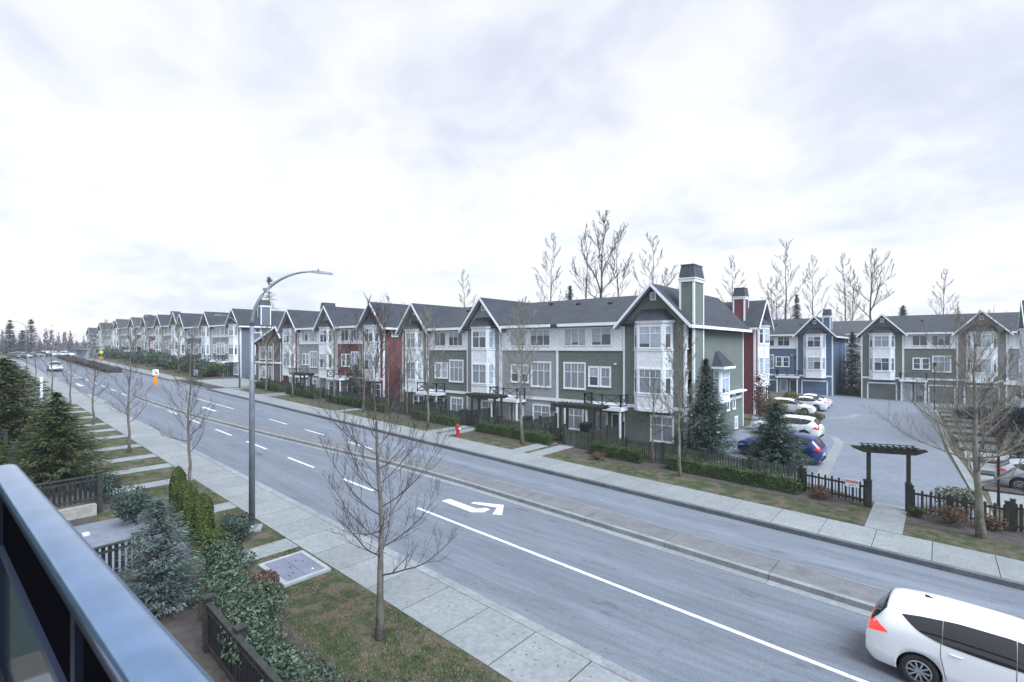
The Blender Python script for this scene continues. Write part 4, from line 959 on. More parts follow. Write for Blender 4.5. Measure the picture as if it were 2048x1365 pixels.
# small leafless trees in the stall beds
st = bare_tree('young_tree', 'small leafless tree in the stall bed, nearest of three', 2.9, 38.3, 4.2, .06, 200, nb=22, low=.35, spread=.3, bark='twigfar', tw='twigfar', group='small trees in the stall beds')
c = copy_tree(st); place(c, 2.2, 46.6, gz(2), 2, 1, 'small leafless tree in the stall bed, middle of three'); c = copy_tree(st); place(c, 1.2, 58.8, gz(2), 4, 1, 'small leafless tree in the stall bed, farthest of three')
bare_tree('young_tree', 'small dark leafless tree before the blue row windows', -18.2, 78, 6.5, .09, 201, nb=26, low=.3, spread=.25, bark='twigfar', tw='twigfar')
# planting on the second median
isl = hedge_mesh(62, 2.1, .75, 4200, .34, 210).build('median_planting', LF['purple']); isl.location = RP(-167, 16.65, .03); isl.rotation_euler = (0, math.atan(.025), -math.atan(.065))
tag(isl, 'low brown planting along the second median up the street', 'planting'); isl['kind'] = 'stuff'
# far wood and scrub at the end of the street
r = random.Random(7); mb = MB()
for i in range(13000):
    px = r.uniform(-160, 215); fw = r.uniform(170, 260); x, y = at_px(px, fw); 
    top = 4.25 + 11.5 * (.72 + .28 * math.sin(px * .11) * math.sin(px * .043 + 1)) * (.75 + .25 * math.sin(px * .5))
    z = r.uniform(3.5, top); leaf_quads(mb, (x, y, z), (r.uniform(-.3, .3), -1, .3), r.uniform(.5, 1.3), r)
w = mb.build('far_wood', mat('leaf_wood', (.075, .08, .095), (.14, .125, .14), scale=.03, rough=1, island=.25)); tag(w, 'greyish leafless wood closing the far end of the street', 'trees'); w['kind'] = 'stuff'
# hills
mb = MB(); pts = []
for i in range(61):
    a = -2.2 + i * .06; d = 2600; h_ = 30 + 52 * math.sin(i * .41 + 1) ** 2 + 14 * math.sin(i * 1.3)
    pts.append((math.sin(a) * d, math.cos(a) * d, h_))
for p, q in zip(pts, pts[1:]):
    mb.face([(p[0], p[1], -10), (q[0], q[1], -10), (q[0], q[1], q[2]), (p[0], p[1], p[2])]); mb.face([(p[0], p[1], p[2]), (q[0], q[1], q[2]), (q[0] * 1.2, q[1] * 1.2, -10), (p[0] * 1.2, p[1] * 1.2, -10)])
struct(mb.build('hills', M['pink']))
# grass blades on the near verge
r = random.Random(3); mb = MB()
for i in range(42000):
    x = -6 - 22 * r.random() ** 1.3; o = r.uniform(5.0, 7.48)
    if -15.6 < x < -13.4 and o > 5.85: continue
    if any(abs(x - xx) < .5 for xx in (-16.4, -21.75, -27.2)): continue
    den = math.sin(x * 1.1 + 2 * math.sin(o * 1.7)) * .5 + math.sin(x * 2.7 + o * 2.1) * .3 + .7
    if r.random() > den: continue
    X, Y, Z = RP(x, o); a = r.uniform(0, 6.28); hh = r.uniform(.02, .06); w_ = .013
    mb.face([(X - w_ * math.cos(a), Y - w_ * math.sin(a), Z), (X + w_ * math.cos(a), Y + w_ * math.sin(a), Z), (X + r.uniform(-.03, .03), Y + r.uniform(-.03, .03), Z + hh)])
g = mb.build('grass', M['grassblade']); tag(g, 'short worn winter grass of the near verge', 'grass'); g['kind'] = 'stuff'

# ------------------------------------------------------------------ cars
def cr(T, x):
    """smooth interpolation through (x, v) pairs"""
    if x <= T[0][0]: return T[0][1]
    if x >= T[-1][0]: return T[-1][1]
    for i in range(len(T) - 1):
        if T[i][0] <= x <= T[i + 1][0]:
            x0, y0 = T[i]; x1, y1 = T[i + 1]; h = x1 - x0; s = (y1 - y0) / h
            def sl(k):
                if k <= 0 or k >= len(T) - 1: return s
                a = (T[k][1] - T[k - 1][1]) / (T[k][0] - T[k - 1][0]); b = (T[k + 1][1] - T[k][1]) / (T[k + 1][0] - T[k][0])
                return 0 if a * b <= 0 else 2 * a * b / (a + b)
            m0, m1 = sl(i) , sl(i + 1); t = (x - x0) / h
            return (2 * t**3 - 3 * t**2 + 1) * y0 + (t**3 - 2 * t**2 + t) * h * m0 + (-2 * t**3 + 3 * t**2) * y1 + (t**3 - t**2) * h * m1
KINDS = {
 'wagon': dict(L=4.62, W=.89, top=[(0, .80), (.04, .98), (.20, 1.22), (.36, 1.46), (.60, 1.53), (1.3, 1.585), (2.1, 1.57), (2.7, 1.50), (3.1, 1.32), (3.72, 1.02), (4.2, .90), (4.48, .76), (4.62, .52)],
     plan=[(0, .74), (.12, .80), (.4, .87), (1.0, .89), (3.4, .89), (4.05, .85), (4.4, .74), (4.62, .54)], belt=[(.5, 1.10), (1.2, 1.02), (2, .985), (3.5, .96)], ax=(.93, 3.71), r=.325,
     win=(.62, 3.42, [(.62, 1.33), (.95, 1.13), (1.35, 1.035), (2.2, .995), (3.42, .985)], [(.62, 1.345), (1.0, 1.40), (1.6, 1.44), (2.2, 1.435), (2.7, 1.37), (3.1, 1.20), (3.42, 1.0)]), pil=(1.28, 2.35), rw=(.07, .345), ws=(2.78, 3.62), zb=.20),
 'hatch': dict(L=4.3, W=.87, top=[(0, .78), (.05, .98), (.3, 1.22), (.62, 1.42), (1.2, 1.49), (1.9, 1.49), (2.4, 1.41), (2.9, 1.18), (3.35, 1.0), (3.85, .90), (4.15, .76), (4.3, .5)],
     plan=[(0, .70), (.12, .78), (.4, .85), (1.0, .87), (3.2, .87), (3.8, .82), (4.1, .72), (4.3, .5)], belt=[(.5, 1.08), (3.3, .95)], ax=(.85, 3.42), r=.32,
     win=(.62, 3.1, [(.62, 1.22), (1.0, 1.05), (2, 1.0), (3.1, .97)], [(.62, 1.27), (1.0, 1.34), (1.6, 1.37), (2.1, 1.34), (2.6, 1.2), (3.1, .99)]), pil=(1.15, 2.05), rw=(.10, .5), ws=(2.45, 3.2), zb=.2),
 'suv': dict(L=4.6, W=.91, top=[(0, .90), (.05, 1.12), (.25, 1.38), (.5, 1.60), (1.1, 1.67), (2.0, 1.66), (2.6, 1.57), (3.0, 1.36), (3.5, 1.13), (4.1, 1.02), (4.45, .88), (4.6, .6)],
     plan=[(0, .78), (.12, .84), (.4, .90), (1.0, .91), (3.5, .91), (4.1, .87), (4.4, .78), (4.6, .6)], belt=[(.5, 1.2), (3.5, 1.06)], ax=(.92, 3.6), r=.36,
     win=(.48, 3.3, [(.48, 1.42), (.75, 1.2), (1.3, 1.13), (3.3, 1.08)], [(.48, 1.46), (1.0, 1.52), (1.8, 1.53), (2.4, 1.47), (2.9, 1.28), (3.3, 1.1)]), pil=(1.2, 2.2), rw=(.1, .42), ws=(2.66, 3.42), zb=.26),
 'sedan': dict(L=4.65, W=.88, top=[(0, .80), (.06, .96), (.5, 1.04), (.95, 1.2), (1.45, 1.40), (2.0, 1.45), (2.5, 1.40), (3.0, 1.2), (3.5, .98), (4.1, .88), (4.45, .76), (4.65, .5)],
     plan=[(0, .72), (.12, .79), (.4, .86), (1.0, .88), (3.5, .88), (4.1, .84), (4.4, .74), (4.65, .5)], belt=[(.5, 1.0), (3.5, .93)], ax=(.98, 3.72), r=.32,
     win=(.95, 3.25, [(.95, 1.08), (1.3, 1.0), (3.25, .95)], [(.95, 1.10), (1.4, 1.27), (2.0, 1.33), (2.5, 1.28), (2.9, 1.13), (3.25, .97)]), pil=(1.5, 2.2), rw=(.62, 1.35), ws=(2.62, 3.35), zb=.18),
}
def make_car(kind, label, paint, lit=False, group=None, fine=False, cat='car'):
    K = KINDS[kind]; T = thing('parked_car' if not lit else 'car', label, cat, (0, 0, 0), 0, group)
    L = K['L']; top, plan, zb = K['top'], K['plan'], K['zb']
    a_, b_ = 2.9, 2.3
    def sec(x):
        zt = cr(top, x); W = cr(plan, x); zm = min(.78, zt - .10); e = min(x, L - x); zbb = zb + max(0, .16 - e) * .9
        return zt, W, zm, zbb
    def hw(x, z):
        zt, W, zm, zbb = sec(x)
        if z <= zm: return W * (1 - .05 * ((zm - z) / max(.05, zm - zbb)) ** 2)
        s = min(1, (z - zm) / (zt - zm)); return W * (1 - s ** a_) ** (1 / b_)
    def ztop(x, y):
        zt, W, zm, zbb = sec(x); q = min(.999, abs(y) / W); return zm + (zt - zm) * (1 - q ** b_) ** (1 / a_)
    NX = 70 if fine else 40; NR = 24 if fine else 12
    xs = sorted(set([0, .03, .08, L - .03, L - .08, L] + [L * i / NX for i in range(NX + 1)]))
    mb = MB(); rings = []
    for x in xs:
        zt, W, zm, zbb = sec(x); half = [(0, zbb), (W * .5, zbb), (W * .88, zbb), (W * .95, zbb + .05), (W * .985, zbb + (zm - zbb) * .5), (W, zm)]
        for i in range(1, NR + 1):
            th = (math.pi / 2) * i / NR; half.append((W * math.cos(th) ** (2 / b_), zm + (zt - zm) * math.sin(th) ** (2 / a_)))
        half[-1] = (0, zt)
        ring = [(x, y, z) for y, z in half] + [(x, -y, z) for y, z in half[-2:0:-1]]
        rings.append([mb.P(*p) for p in ring])
    n = len(rings[0])
    for A, B in zip(rings, rings[1:]):
        for k in range(n):
            j = (k + 1) % n; mb.f.append([A[k], A[j], B[j], B[k]]); mb.m.append(0)
    mb.f.append(rings[0][::-1]); mb.m.append(0); mb.f.append(rings[-1][:]); mb.m.append(0)
    body = mb.build('body', [M[paint], M['wheelwell']], T, smooth=True)
    cut = MB(); R = K['r'] + .055
    for ax in K['ax']:
        for s in (-1, 1):
            pts = [(ax, s * .60, K['r'] + .01), (ax, s * 1.3, K['r'] + .01)]
            cut.tube(pts, [R, R], 28, 1)
    co = cut.build('wheel_cutter', [M[paint], M['wheelwell']], T)
    bm_ = body.modifiers.new('arch', 'BOOLEAN'); bm_.object = co; bm_.operation = 'DIFFERENCE'; bm_.solver = 'EXACT'
    dg = bpy.context.evaluated_depsgraph_get(); me = bpy.data.meshes.new_from_object(body.evaluated_get(dg))
    body.modifiers.clear(); body.data = me; bpy.data.objects.remove(co)
    # side glass
    x0, x1, lo, hi = K['win']
    segs_ = [(x0, K['pil'][0] - .004), (K['pil'][0] + .004, K['pil'][1] - .004), (K['pil'][1] + .004, x1)]
    for s in (-1, 1):
        for xa, xb in segs_:
            g = MB(); nx = 20; nz = 8; gr = []
            for i in range(nx + 1):
                x = xa + (xb - xa) * i / nx; zl, zh = cr(lo, x), cr(hi, x)
                gr.append([g.P(x, s * (hw(x, zl + (zh - zl) * j / nz) + .009), zl + (zh - zl) * j / nz) for j in range(nz + 1)])
            for i in range(nx):
                for j in range(nz):
                    q = [gr[i][j], gr[i + 1][j], gr[i + 1][j + 1], gr[i][j + 1]]; g.f.append(q if s < 0 else q[::-1]); g.m.append(0)
            g.build('side_window', M['carglass'], T, smooth=True)
    # front and rear glass
    for nm, (xa, xb), fy in (('rear_window', K['rw'], .80), ('windshield', K['ws'], .84)):
        g = MB(); gr = []; nx = 8; ny = 12
        for i in range(nx + 1):
            x = xa + (xb - xa) * i / nx; W = cr(plan, x)
            tz = cr(top, x); kk = fy * (.82 + .18 * (1 - (tz - .9) / .7))
            dz = (cr(top, x + .01) - cr(top, x - .01)) / .02; nn = math.hypot(dz, 1)
            gr.append([g.P(x - dz / nn * .007, W * kk * (2 * j / ny - 1), ztop(x, W * kk * (2 * j / ny - 1)) + .007 / nn) for j in range(ny + 1)])
        for i in range(nx):
            for j in range(ny): g.f.append([gr[i][j], gr[i + 1][j], gr[i + 1][j + 1], gr[i][j + 1]]); g.m.append(0)
        g.build(nm, M['carglass'], T, smooth=True)
    def patch(name, m, poly_lo, poly_hi, xa, xb, off=.006, nx=8, nz=4, sides=(-1, 1)):
        for s in sides:
            g = MB(); gr = []
            for i in range(nx + 1):
                x = xa + (xb - xa) * i / nx; zl, zh = cr(poly_lo, x), cr(poly_hi, x)
                gr.append([g.P(x - (off if x < .1 else 0), s * (hw(max(x, .0), zl + (zh - zl) * j / nz) + off), zl + (zh - zl) * j / nz) for j in range(nz + 1)])
            for i in range(nx):
                for j in range(nz):
                    q = [gr[i][j], gr[i + 1][j], gr[i + 1][j + 1], gr[i][j + 1]]; g.f.append(q if s < 0 else q[::-1]); g.m.append(0)
            g.build(name, m, T, smooth=True)
    zt0 = cr(top, .1)
    tl = 'taillit' if lit == 'rear' else 'tail'
    patch('taillight', M[tl], [(0.02, .84), (.2, .88), (.40, .93)], [(0.02, min(.95, zt0 - .04)), (.12, zt0 - .01), (.28, 1.02), (.40, .94)], .02, .40)
    patch('headlight', M['lenslit' if lit == 'front' else 'lens'], [(L - .55, .72), (L - .3, .62), (L - .06, .52)], [(L - .55, .75), (L - .3, .76), (L - .06, .64)], L - .55, L - .06)
    # bumper and sill trims, plate, handles, mirrors
    t = MB(); t.box(-.012, .05, -.55, .55, .30, .44); t.box(L - .06, L + .006, -.5, .5, .26, .42); t.build('bumper_trim', M['wheelwell'], T)
    t = MB(); t.box(-.016, .0, -.26, .26, .55, .67); t.build('licence_plate', M['plate'], T)
    for s in (-1, 1):
        for xh in (K['pil'][0] + .12, K['pil'][1] + .12):
            zz = .90 if kind != 'suv' else .98; t = MB(); y = s * (hw(xh, zz) + .018)
            t.tube([(xh, y - s * .014, zz), (xh + .03, y, zz), (xh + .17, y, zz), (xh + .2, y - s * .014, zz)], [.012] * 4, 6); t.build('door_handle', M[paint], T)
        t = MB(); xm = K['win'][1] - .28; zz = K['win'][2][-1][1] + .06; y = s * (hw(xm, zz) + .02)
        t.hexa([(xm - .02, y, zz - .07), (xm + .10, y, zz - .07), (xm + .06, y + s * .19, zz - .05), (xm - .03, y + s * .19, zz - .05), (xm - .02, y, zz + .07), (xm + .08, y, zz + .06), (xm + .04, y + s * .19, zz + .07), (xm - .03, y + s * .19, zz + .08)])
        t.build('mirror', M[paint], T)
        # door seams
        t = MB()
        for xd in (K['pil'][0] - .02, K['pil'][1], K['win'][1] - .12):
            pts = [(xd + (.0 if q > 2 else .10 * (3 - q) / 3 * (1 if xd < 1.6 else 0)), s * (hw(xd, z) + .0015), z) for q, z in enumerate([.34, .5, .65, .8, .9, cr(lo, xd) - .01])]
            for p, q in zip(pts, pts[1:]):
                t.hexa([(p[0] - .005, p[1] - s * .004, p[2]), (p[0] + .005, p[1] - s * .004, p[2]), (p[0] + .005, p[1] + s * .0015, p[2]), (p[0] - .005, p[1] + s * .0015, p[2]),
                        (q[0] - .005, q[1] - s * .004, q[2]), (q[0] + .005, q[1] - s * .004, q[2]), (q[0] + .005, q[1] + s * .0015, q[2]), (q[0] - .005, q[1] + s * .0015, q[2])])
        t.build('door_seam', M['wheelwell'], T)
    if fine:
        t = MB(); t.hexa([(.95, -.012, ztop(.95, 0) - .01), (1.12, -.012, ztop(1.12, 0) - .01), (1.12, .012, ztop(1.12, 0) - .01), (.95, .012, ztop(.95, 0) - .01), (.93, -.004, ztop(.95, 0) + .05), (.98, -.004, ztop(.95, 0) + .05), (.98, .004, ztop(.95, 0) + .05), (.93, .004, ztop(.95, 0) + .05)])
        t.build('antenna_fin', M['black'], T)
    for ax in K['ax']:
        for s in (-1, 1):
            r = K['r']; w = MB(); y = s * (K['W'] - .02)
            def ringp(rad, yy, n=32): return [(ax + rad * math.cos(6.28318 * k / n), yy, r + rad * math.sin(6.28318 * k / n)) for k in range(n)]
            prof = [(r * .66, y - s * .02), (r * .72, y), (r * .93, y), (r, y - s * .03), (r, y - s * .17), (r * .93, y - s * .2), (r * .5, y - s * .2)]
            rr = [[w.P(*p) for p in ringp(a, b)] for a, b in prof]
            for A, B in zip(rr, rr[1:]):
                for k in range(32): j = (k + 1) % 32; w.f.append([A[k], A[j], B[j], B[k]] if s > 0 else [A[j], A[k], B[k], B[j]]); w.m.append(0)
            wo = w.build('wheel', M['rubber'], T, smooth=True)
            q = MB(); yb = y - s * .06
            q.f.append([q.P(*p) for p in ringp(r * .67, yb)]); q.m.append(1)
            for ra, rb, ya, yc in ((r * .60, r * .685, y - s * .004, y - s * .018), (0.0, r * .17, y - s * .02, y - s * .03)):
                A = [q.P(*p) for p in ringp(max(ra, .001), ya)]; B = [q.P(*p) for p in ringp(rb, yc)]; C = [q.P(*p) for p in ringp(rb, yb)]
                for k in range(32):
                    j = (k + 1) % 32; q.f.append([A[k], A[j], B[j], B[k]]); q.m.append(0); q.f.append([B[k], B[j], C[j], C[k]]); q.m.append(0)
                D_ = [q.P(*p) for p in ringp(max(ra, .001), yb)]
                for k in range(32):
                    j = (k + 1) % 32; q.f.append([A[k], A[j], D_[j], D_[k]]); q.m.append(0)
            for k in range(10):
                an = 6.28318 * k / 10 + (.11 if k % 2 else -.11)
                p0 = (ax + r * .12 * math.cos(an), y - s * .03, r + r * .12 * math.sin(an)); p1 = (ax + r * .63 * math.cos(an + (-.10 if k % 2 else .10)), y - s * .022, r + r * .63 * math.sin(an + (-.10 if k % 2 else .10)))
                q.bar(p0, p1, .03, .03)
            q.build('rim', [M['rim'], M['wheelwell']], wo, smooth=False)
    return T
def park(T, x, y, ang, z=None, h=0):
    """x, y = the middle of the rear bumper; ang = heading from +X"""
    T.location = (x, y, (gz(x) if z is None else z) + h); T.rotation_euler = (0, (math.atan(.025) * math.cos(ang)), ang)
c = make_car('wagon', 'white station wagon driving off the lower right corner with its brake light glowing', 'carwhite', lit='rear', fine=True); park(c, -1.22, 14.35, -R_(3.2), h=-.13)
c0 = c
c = make_car('hatch', 'white hatchback parked nose out beside the mossy bushes', 'carwhite', group='cars parked in the courtyard'); park(c, -13.6, 57.6, R_(2))
c = make_car('sedan', 'white sedan with red tail lights, behind the white hatchback', 'carwhite', group='cars parked in the courtyard'); park(c, -8.9, 62.1, R_(180))
c = make_car('sedan', 'white sedan farthest back in the row of parked cars', 'carwhite', group='cars parked in the courtyard'); park(c, -9.1, 65.6, R_(180))
c = make_car('suv', 'white suv parked beside the blue one, tail lights towards the lane', 'carwhite', group='cars parked in the courtyard'); park(c, -6.5, 42.6, R_(176))
c = make_car('suv', 'bright blue suv parked behind the small dark spruce', 'carblue', group='cars parked in the courtyard'); park(c, -5.1, 34.1, R_(178))
c = make_car('hatch', 'silver hatchback half hidden by the pale barked tree at the right edge', 'carsilver', group='cars parked in the courtyard'); park(c, 2.1, 35.3, R_(-2))
c = make_car('sedan', 'dark blue car by the courtyard lamp in the upper right stalls', 'cardark', group='cars parked in the courtyard'); park(c, .9, 66.5, R_(0))
c = make_car('suv', 'dark suv near the mint house in the stalls', 'cardark', group='cars parked in the courtyard'); park(c, 3.4, 60.5, R_(0))
c = make_car('suv', 'silver blue suv coming down the street with headlights on', 'carsilver', lit='front'); park(c, -119.5, 19.2, -R_(3.7), h=-.13)
fr = random.Random(17)
protos = []
FL = ['white van shape among the far cars at the end of the street', 'far white car left of the white van at the end of the street', 'far dark car in the middle of the distant queue', 'far silver car in the distant queue, second from the left',
      'leftmost far silver car at the street end', 'far dark car behind the leftmost silver one', 'far white car beside the second median', 'far silver car close to the yellow sign', 'far dark suv right of the white van', 'far silver car lowest of the distant group', 'far dark car beside the lowest silver one']
fk = [('suv', 'carwhite'), ('sedan', 'carsilver'), ('suv', 'cardark')]
protos = [make_car(k, 'x', p, group='distant cars at the street end') for k, p in fk]
for i, (px, fw, k, a) in enumerate([(88, 150, 0, 90), (76, 152, 0, 80), (62, 146, 2, 95), (46, 142, 1, 90), (18, 150, 1, 85), (28, 138, 2, 90), (120, 148, 0, 30), (192, 160, 1, 60), (105, 156, 2, 90), (36, 128, 1, 20), (22, 122, 2, 20)]):
    x, y = at_px(px, fw); o = protos[k] if i in (0, 2, 3) else copy_tree(protos[k]); o['label'] = FL[i]; o.location = (x, y, gz(x) - .02); o.rotation_euler = (0, 0, R_(a))

# ------------------------------------------------------------------ street furniture
def street_lamp(label, x, y, H, arm, base=True, z=None):
    t = thing('street_lamp', label, 'street lamp', (x, y, gz(x) if z is None else z), 0, 'galvanised street lamps')
    p = MB(); p.tube([(0, 0, 0), (0, 0, H * .5), (0, 0, H * .78)], [.105, .088, .072], 14); p.build('pole', M['steel'], t, smooth=True)
    a = MB(); pts = []; n = 14; r0 = H * .22
    for i in range(n + 1):
        u = i / n; an = u * math.pi / 2
        pts.append((arm * (1 - math.cos(an)), 0, H * .78 + r0 * math.sin(an)))
    a.tube(pts, [.07 - .04 * i / n for i in range(n + 1)], 10); a.build('arm', M['steel'], t, smooth=True)
    e = pts[-1]; l = MB(); l.hexa([(e[0] - .1, -.05, e[2] - .05), (e[0] + .62, -.13, e[2] - .07), (e[0] + .62, .13, e[2] - .07), (e[0] - .1, .05, e[2] - .05), (e[0] - .1, -.04, e[2] + .04), (e[0] + .6, -.10, e[2] - .01), (e[0] + .6, .10, e[2] - .01), (e[0] - .1, .04, e[2] + .04)])
    l.tube([(e[0] + .12, 0, e[2] + .03), (e[0] + .12, 0, e[2] + .10)], [.035, .03], 8); l.build('lamp_head', M['steel'], t)
    if base:
        b = MB(); b.box(-.32, .32, -.32, .32, -.2, .06); b.build('footing', M['concrete'], t); b = MB(); b.box(-.17, .17, -.17, .17, .06, .09)
        for sx in (-1, 1):
            for sy in (-1, 1): b.tube([(sx * .13, sy * .13, .09), (sx * .13, sy * .13, .15)], [.02, .02], 6)
        b.tube([(0, 0, .09), (0, 0, .16)], [.15, .11], 12); b.build('base_plate', M['steel'], t)
    k = MB(); k.box(arm * .17, arm * .17 + .12, -.05, .05, H * .78 + r0 * .62, H * .78 + r0 * .62 + .1) ; k.build('sensor', M['steel'], t)
    return t
l1 = street_lamp('tall galvanised street lamp on a concrete footing at the near sidewalk edge', -18.55, 8.25, 9.1, 2.05); l1.rotation_euler = (0, 0, R_(60))
l2 = copy_tree(l1); place(l2, -66.3, OY(-66.3, 23.7), gz(-66.3), R_(-110), 1, 'pale street lamp beyond the road at the side street corner')
l3 = copy_tree(l1); x, y = at_px(52, 118); place(l3, x, y, gz(x), R_(-60), .95, 'far street lamp rising over the distant cars')
def yard_lamp(x, y, H, label):
    t = thing('yard_lamp', label, 'lamp post', (x, y, gz(x)), 0, 'thin black courtyard lamps')
    p = MB(); p.tube([(0, 0, 0), (0, 0, .5), (0, 0, H - .4)], [.07, .05, .04], 8); p.build('pole', M['black'], t)
    h_ = MB(); h_.tube([(0, 0, H - .4), (0, 0, H - .36), (0, 0, H - .08), (0, 0, H)], [.05, .12, .17, .05], 8); h_.build('lamp_shade', M['black'], t); return t
yard_lamp(-15.6, 81.0, 5.2, 'thin black lamp post before the blue row doors'); yard_lamp(-13.6, 54.3, 3.6, 'thin black lamp post before the red townhouse end')
yard_lamp(-.45, 73.0, 5.2, 'thin black lamp post before the green row, at the head of the lane'); yard_lamp(1.95, 30.6, 4.6, 'black lamp post behind the pale barked tree at the right edge')

# hydrant
t = thing('fire_hydrant', 'red fire hydrant with a white side cap on the far verge', 'fire hydrant', (-25.85, 25.5, gz(-25.85)))
b = MB(); b.tube([(0, 0, -.02), (0, 0, .04), (0, 0, .05), (0, 0, .62), (0, 0, .63), (0, 0, .70), (0, 0, .71), (0, 0, .80), (0, 0, .86)], [.17, .17, .12, .12, .16, .16, .13, .10, .03], 14); b.build('body', M['hydrant'], t, smooth=False)
b = MB(); b.tube([(0, 0, .86), (0, 0, .92)], [.035, .035], 5); b.build('top_nut', M['hydrant'], t)
b = MB(); b.tube([(.1, 0, .55), (.2, 0, .55)], [.07, .07], 10); b.build('side_cap', M['white'], t)
b = MB(); b.tube([(-.1, 0, .55), (-.2, 0, .55)], [.06, .06], 10); b.build('side_cap', M['black'], t)
b = MB(); b.tube([(0, -.1, .50), (0, -.19, .50)], [.08, .08], 10); b.build('front_cap', M['hydrant'], t)

# utility vault lid
t = thing('utility_vault', 'square grey utility vault lid with a pale concrete rim set in the grass', 'vault lid', (0, 0, 0))
mb = MB(); X0, X1, O0, O1 = -15.42, -13.62, 6.02, 7.42
sbox(mb, X0, X1, O0, O0 + .13, -.2, .075); sbox(mb, X0, X1, O1 - .13, O1, -.2, .075); sbox(mb, X0, X0 + .13, O0 + .13, O1 - .13, -.2, .075); sbox(mb, X1 - .13, X1, O0 + .13, O1 - .13, -.2, .075)
mb.build('rim', M['rimconc'], t)
for k in range(2):
    mb = MB(); w_ = (O1 - O0 - .26) / 2; sbox(mb, X0 + .14, X1 - .14, O0 + .135 + k * w_, O0 + .13 + (k + 1) * w_ - .008, -.1, .068); mb.build('lid', M['vaultlid'], t)
for (xa, oa) in ((-14.9, 6.9), (-14.75, 7.05), (-14.2, 6.5), (-14.1, 6.35), (-14.6, 6.6)): mb = MB(); sbox(mb, xa, xa + .12, oa, oa + .03, .06, .071); mb.build('lifting_slot', M['groove'], t)
mb = MB(); sbox(mb, -14.05, -13.98, 7.02, 7.06, .06, .072); mb.build('tag_plate', M['white'], t)

# fences
def picket_fence(label, pts, H=1.05, gap=.14, w=.10, mat_='fencewood', style='solid', post=2.2, group='picket fences'):
    """pts: list of (x, y); pickets follow the ground"""
    t = thing('picket_fence', label, 'fence', (0, 0, 0), 0, group); pk = MB(); rl = MB(); r = random.Random(int(abs(pts[0][0]) * 10))
    posts = []
    for (xa, ya), (xb, yb) in zip(pts, pts[1:]):
        L = math.hypot(xb - xa, yb - ya); ux, uy = (xb - xa) / L, (yb - ya) / L; nx, ny = -uy, ux
        z = lambda s: gz(xa + ux * s)
        for hh in (.22, H - .2): rl.bar((xa, ya, z(0) + hh), (xb, yb, z(L) + hh), .04, .08)
        s = .08; i = 0
        while s < L - .05:
            wide = (i % 2 == 0) or style == 'solid'; ww = w if wide else .035; hh = H + (0 if wide else -.10) + r.uniform(-.012, .012)
            x, y = xa + ux * s, ya + uy * s; o = .03
            c = [(x - ux * ww / 2 - nx * o, y - uy * ww / 2 - ny * o), (x + ux * ww / 2 - nx * o, y + uy * ww / 2 - ny * o), (x + ux * ww / 2 - nx * (o - .018), y + uy * ww / 2 - ny * (o - .018)), (x - ux * ww / 2 - nx * (o - .018), y - uy * ww / 2 - ny * (o - .018))]
            z0 = z(s); pk.hexa([(q[0], q[1], z0 + .06) for q in c] + [(q[0], q[1], z0 + hh - .05) for q in c])
            m_ = ((c[0][0] + c[1][0]) / 2, (c[0][1] + c[1][1]) / 2); m2 = ((c[2][0] + c[3][0]) / 2, (c[2][1] + c[3][1]) / 2)
            pk.face([c[0] + (z0 + hh - .05,), c[1] + (z0 + hh - .05,), m_ + (z0 + hh,)]); pk.face([c[2] + (z0 + hh - .05,), c[3] + (z0 + hh - .05,), m2 + (z0 + hh,)])
            s += gap; i += 1
        n = max(1, round(L / post))
        for k in range(n + 1): posts.append((xa + (xb - xa) * k / n, ya + (yb - ya) * k / n))
    rl.build('rail', M['darkwood'] if mat_ != 'fencewood' else M['fencewood'], t); pk.build('pickets', M[mat_], t)
    seen = []
    for x, y in posts:
        if any(abs(x - a) + abs(y - b) < .1 for a, b in seen): continue
        seen.append((x, y)); p = MB(); g_ = gz(x); p.box(x - .07, x + .07, y - .07, y + .07, g_ - .1, g_ + H + .08); p.box(x - .09, x + .09, y - .09, y + .09, g_ + H + .08, g_ + H + .12); p.build('post', M['darkwood'], t)
    return t
def fl(a, b, off=27.05, n=1): return [(a + (b - a) * i / n, OY(a + (b - a) * i / n, off)) for i in range(n + 1)]
picket_fence('weathered picket fence behind the long clipped hedge at the corner house', fl(-18.9, -5.0), H=1.1)
picket_fence('dark open picket fence carrying the warning sign, left of the arbour', [(-4.85, 27.2), (-2.45, 26.75)], style='open', gap=.135, w=.085, H=1.0, mat_='darkwood', post=3)
picket_fence('dark open picket fence right of the arbour', [(-.9, 26.95), (1.95, 26.75)], style='open', gap=.135, w=.085, H=1.0, mat_='darkwood', post=3)
picket_fence('weathered picket fence before the grey part of the corner row', fl(-27.0, -20.4), H=1.1)
picket_fence('weathered picket fence left of the hydrant walk', fl(-41.0, -29.0), H=1.1)
picket_fence('weathered picket fence before the red row', fl(-56.5, -42.3, 27.3), H=1.1, gap=.17)
picket_fence('weathered picket fence at the side street corner', fl(-68.5, -58.2, 27.3), H=1.1, gap=.17)
picket_fence('dark fence beyond the side street before the slate blue row', fl(-112, -87, 28.0), H=1.2, gap=.3, w=.2, post=5)
picket_fence('dark fence section cut off by the right edge', [(2.1, 26.8), (8, 26.3)], H=1.1, mat_='darkwood')
# garden division fences, running back to the house wall
for i, x in enumerate((-40.9, -34.6, -28.8, -22.5, -16.9)):
    y0 = OY(x, 27.15); picket_fence(('yard fence at the left end of the corner row', 'yard fence before the left green front', 'yard fence beside the hydrant walk', 'yard fence where the grey front meets the green front', 'yard fence beside the dark front door')[i], [(x, y0), (x, 32.6)], H=1.15, mat_='darkwood', group='yard division fences')
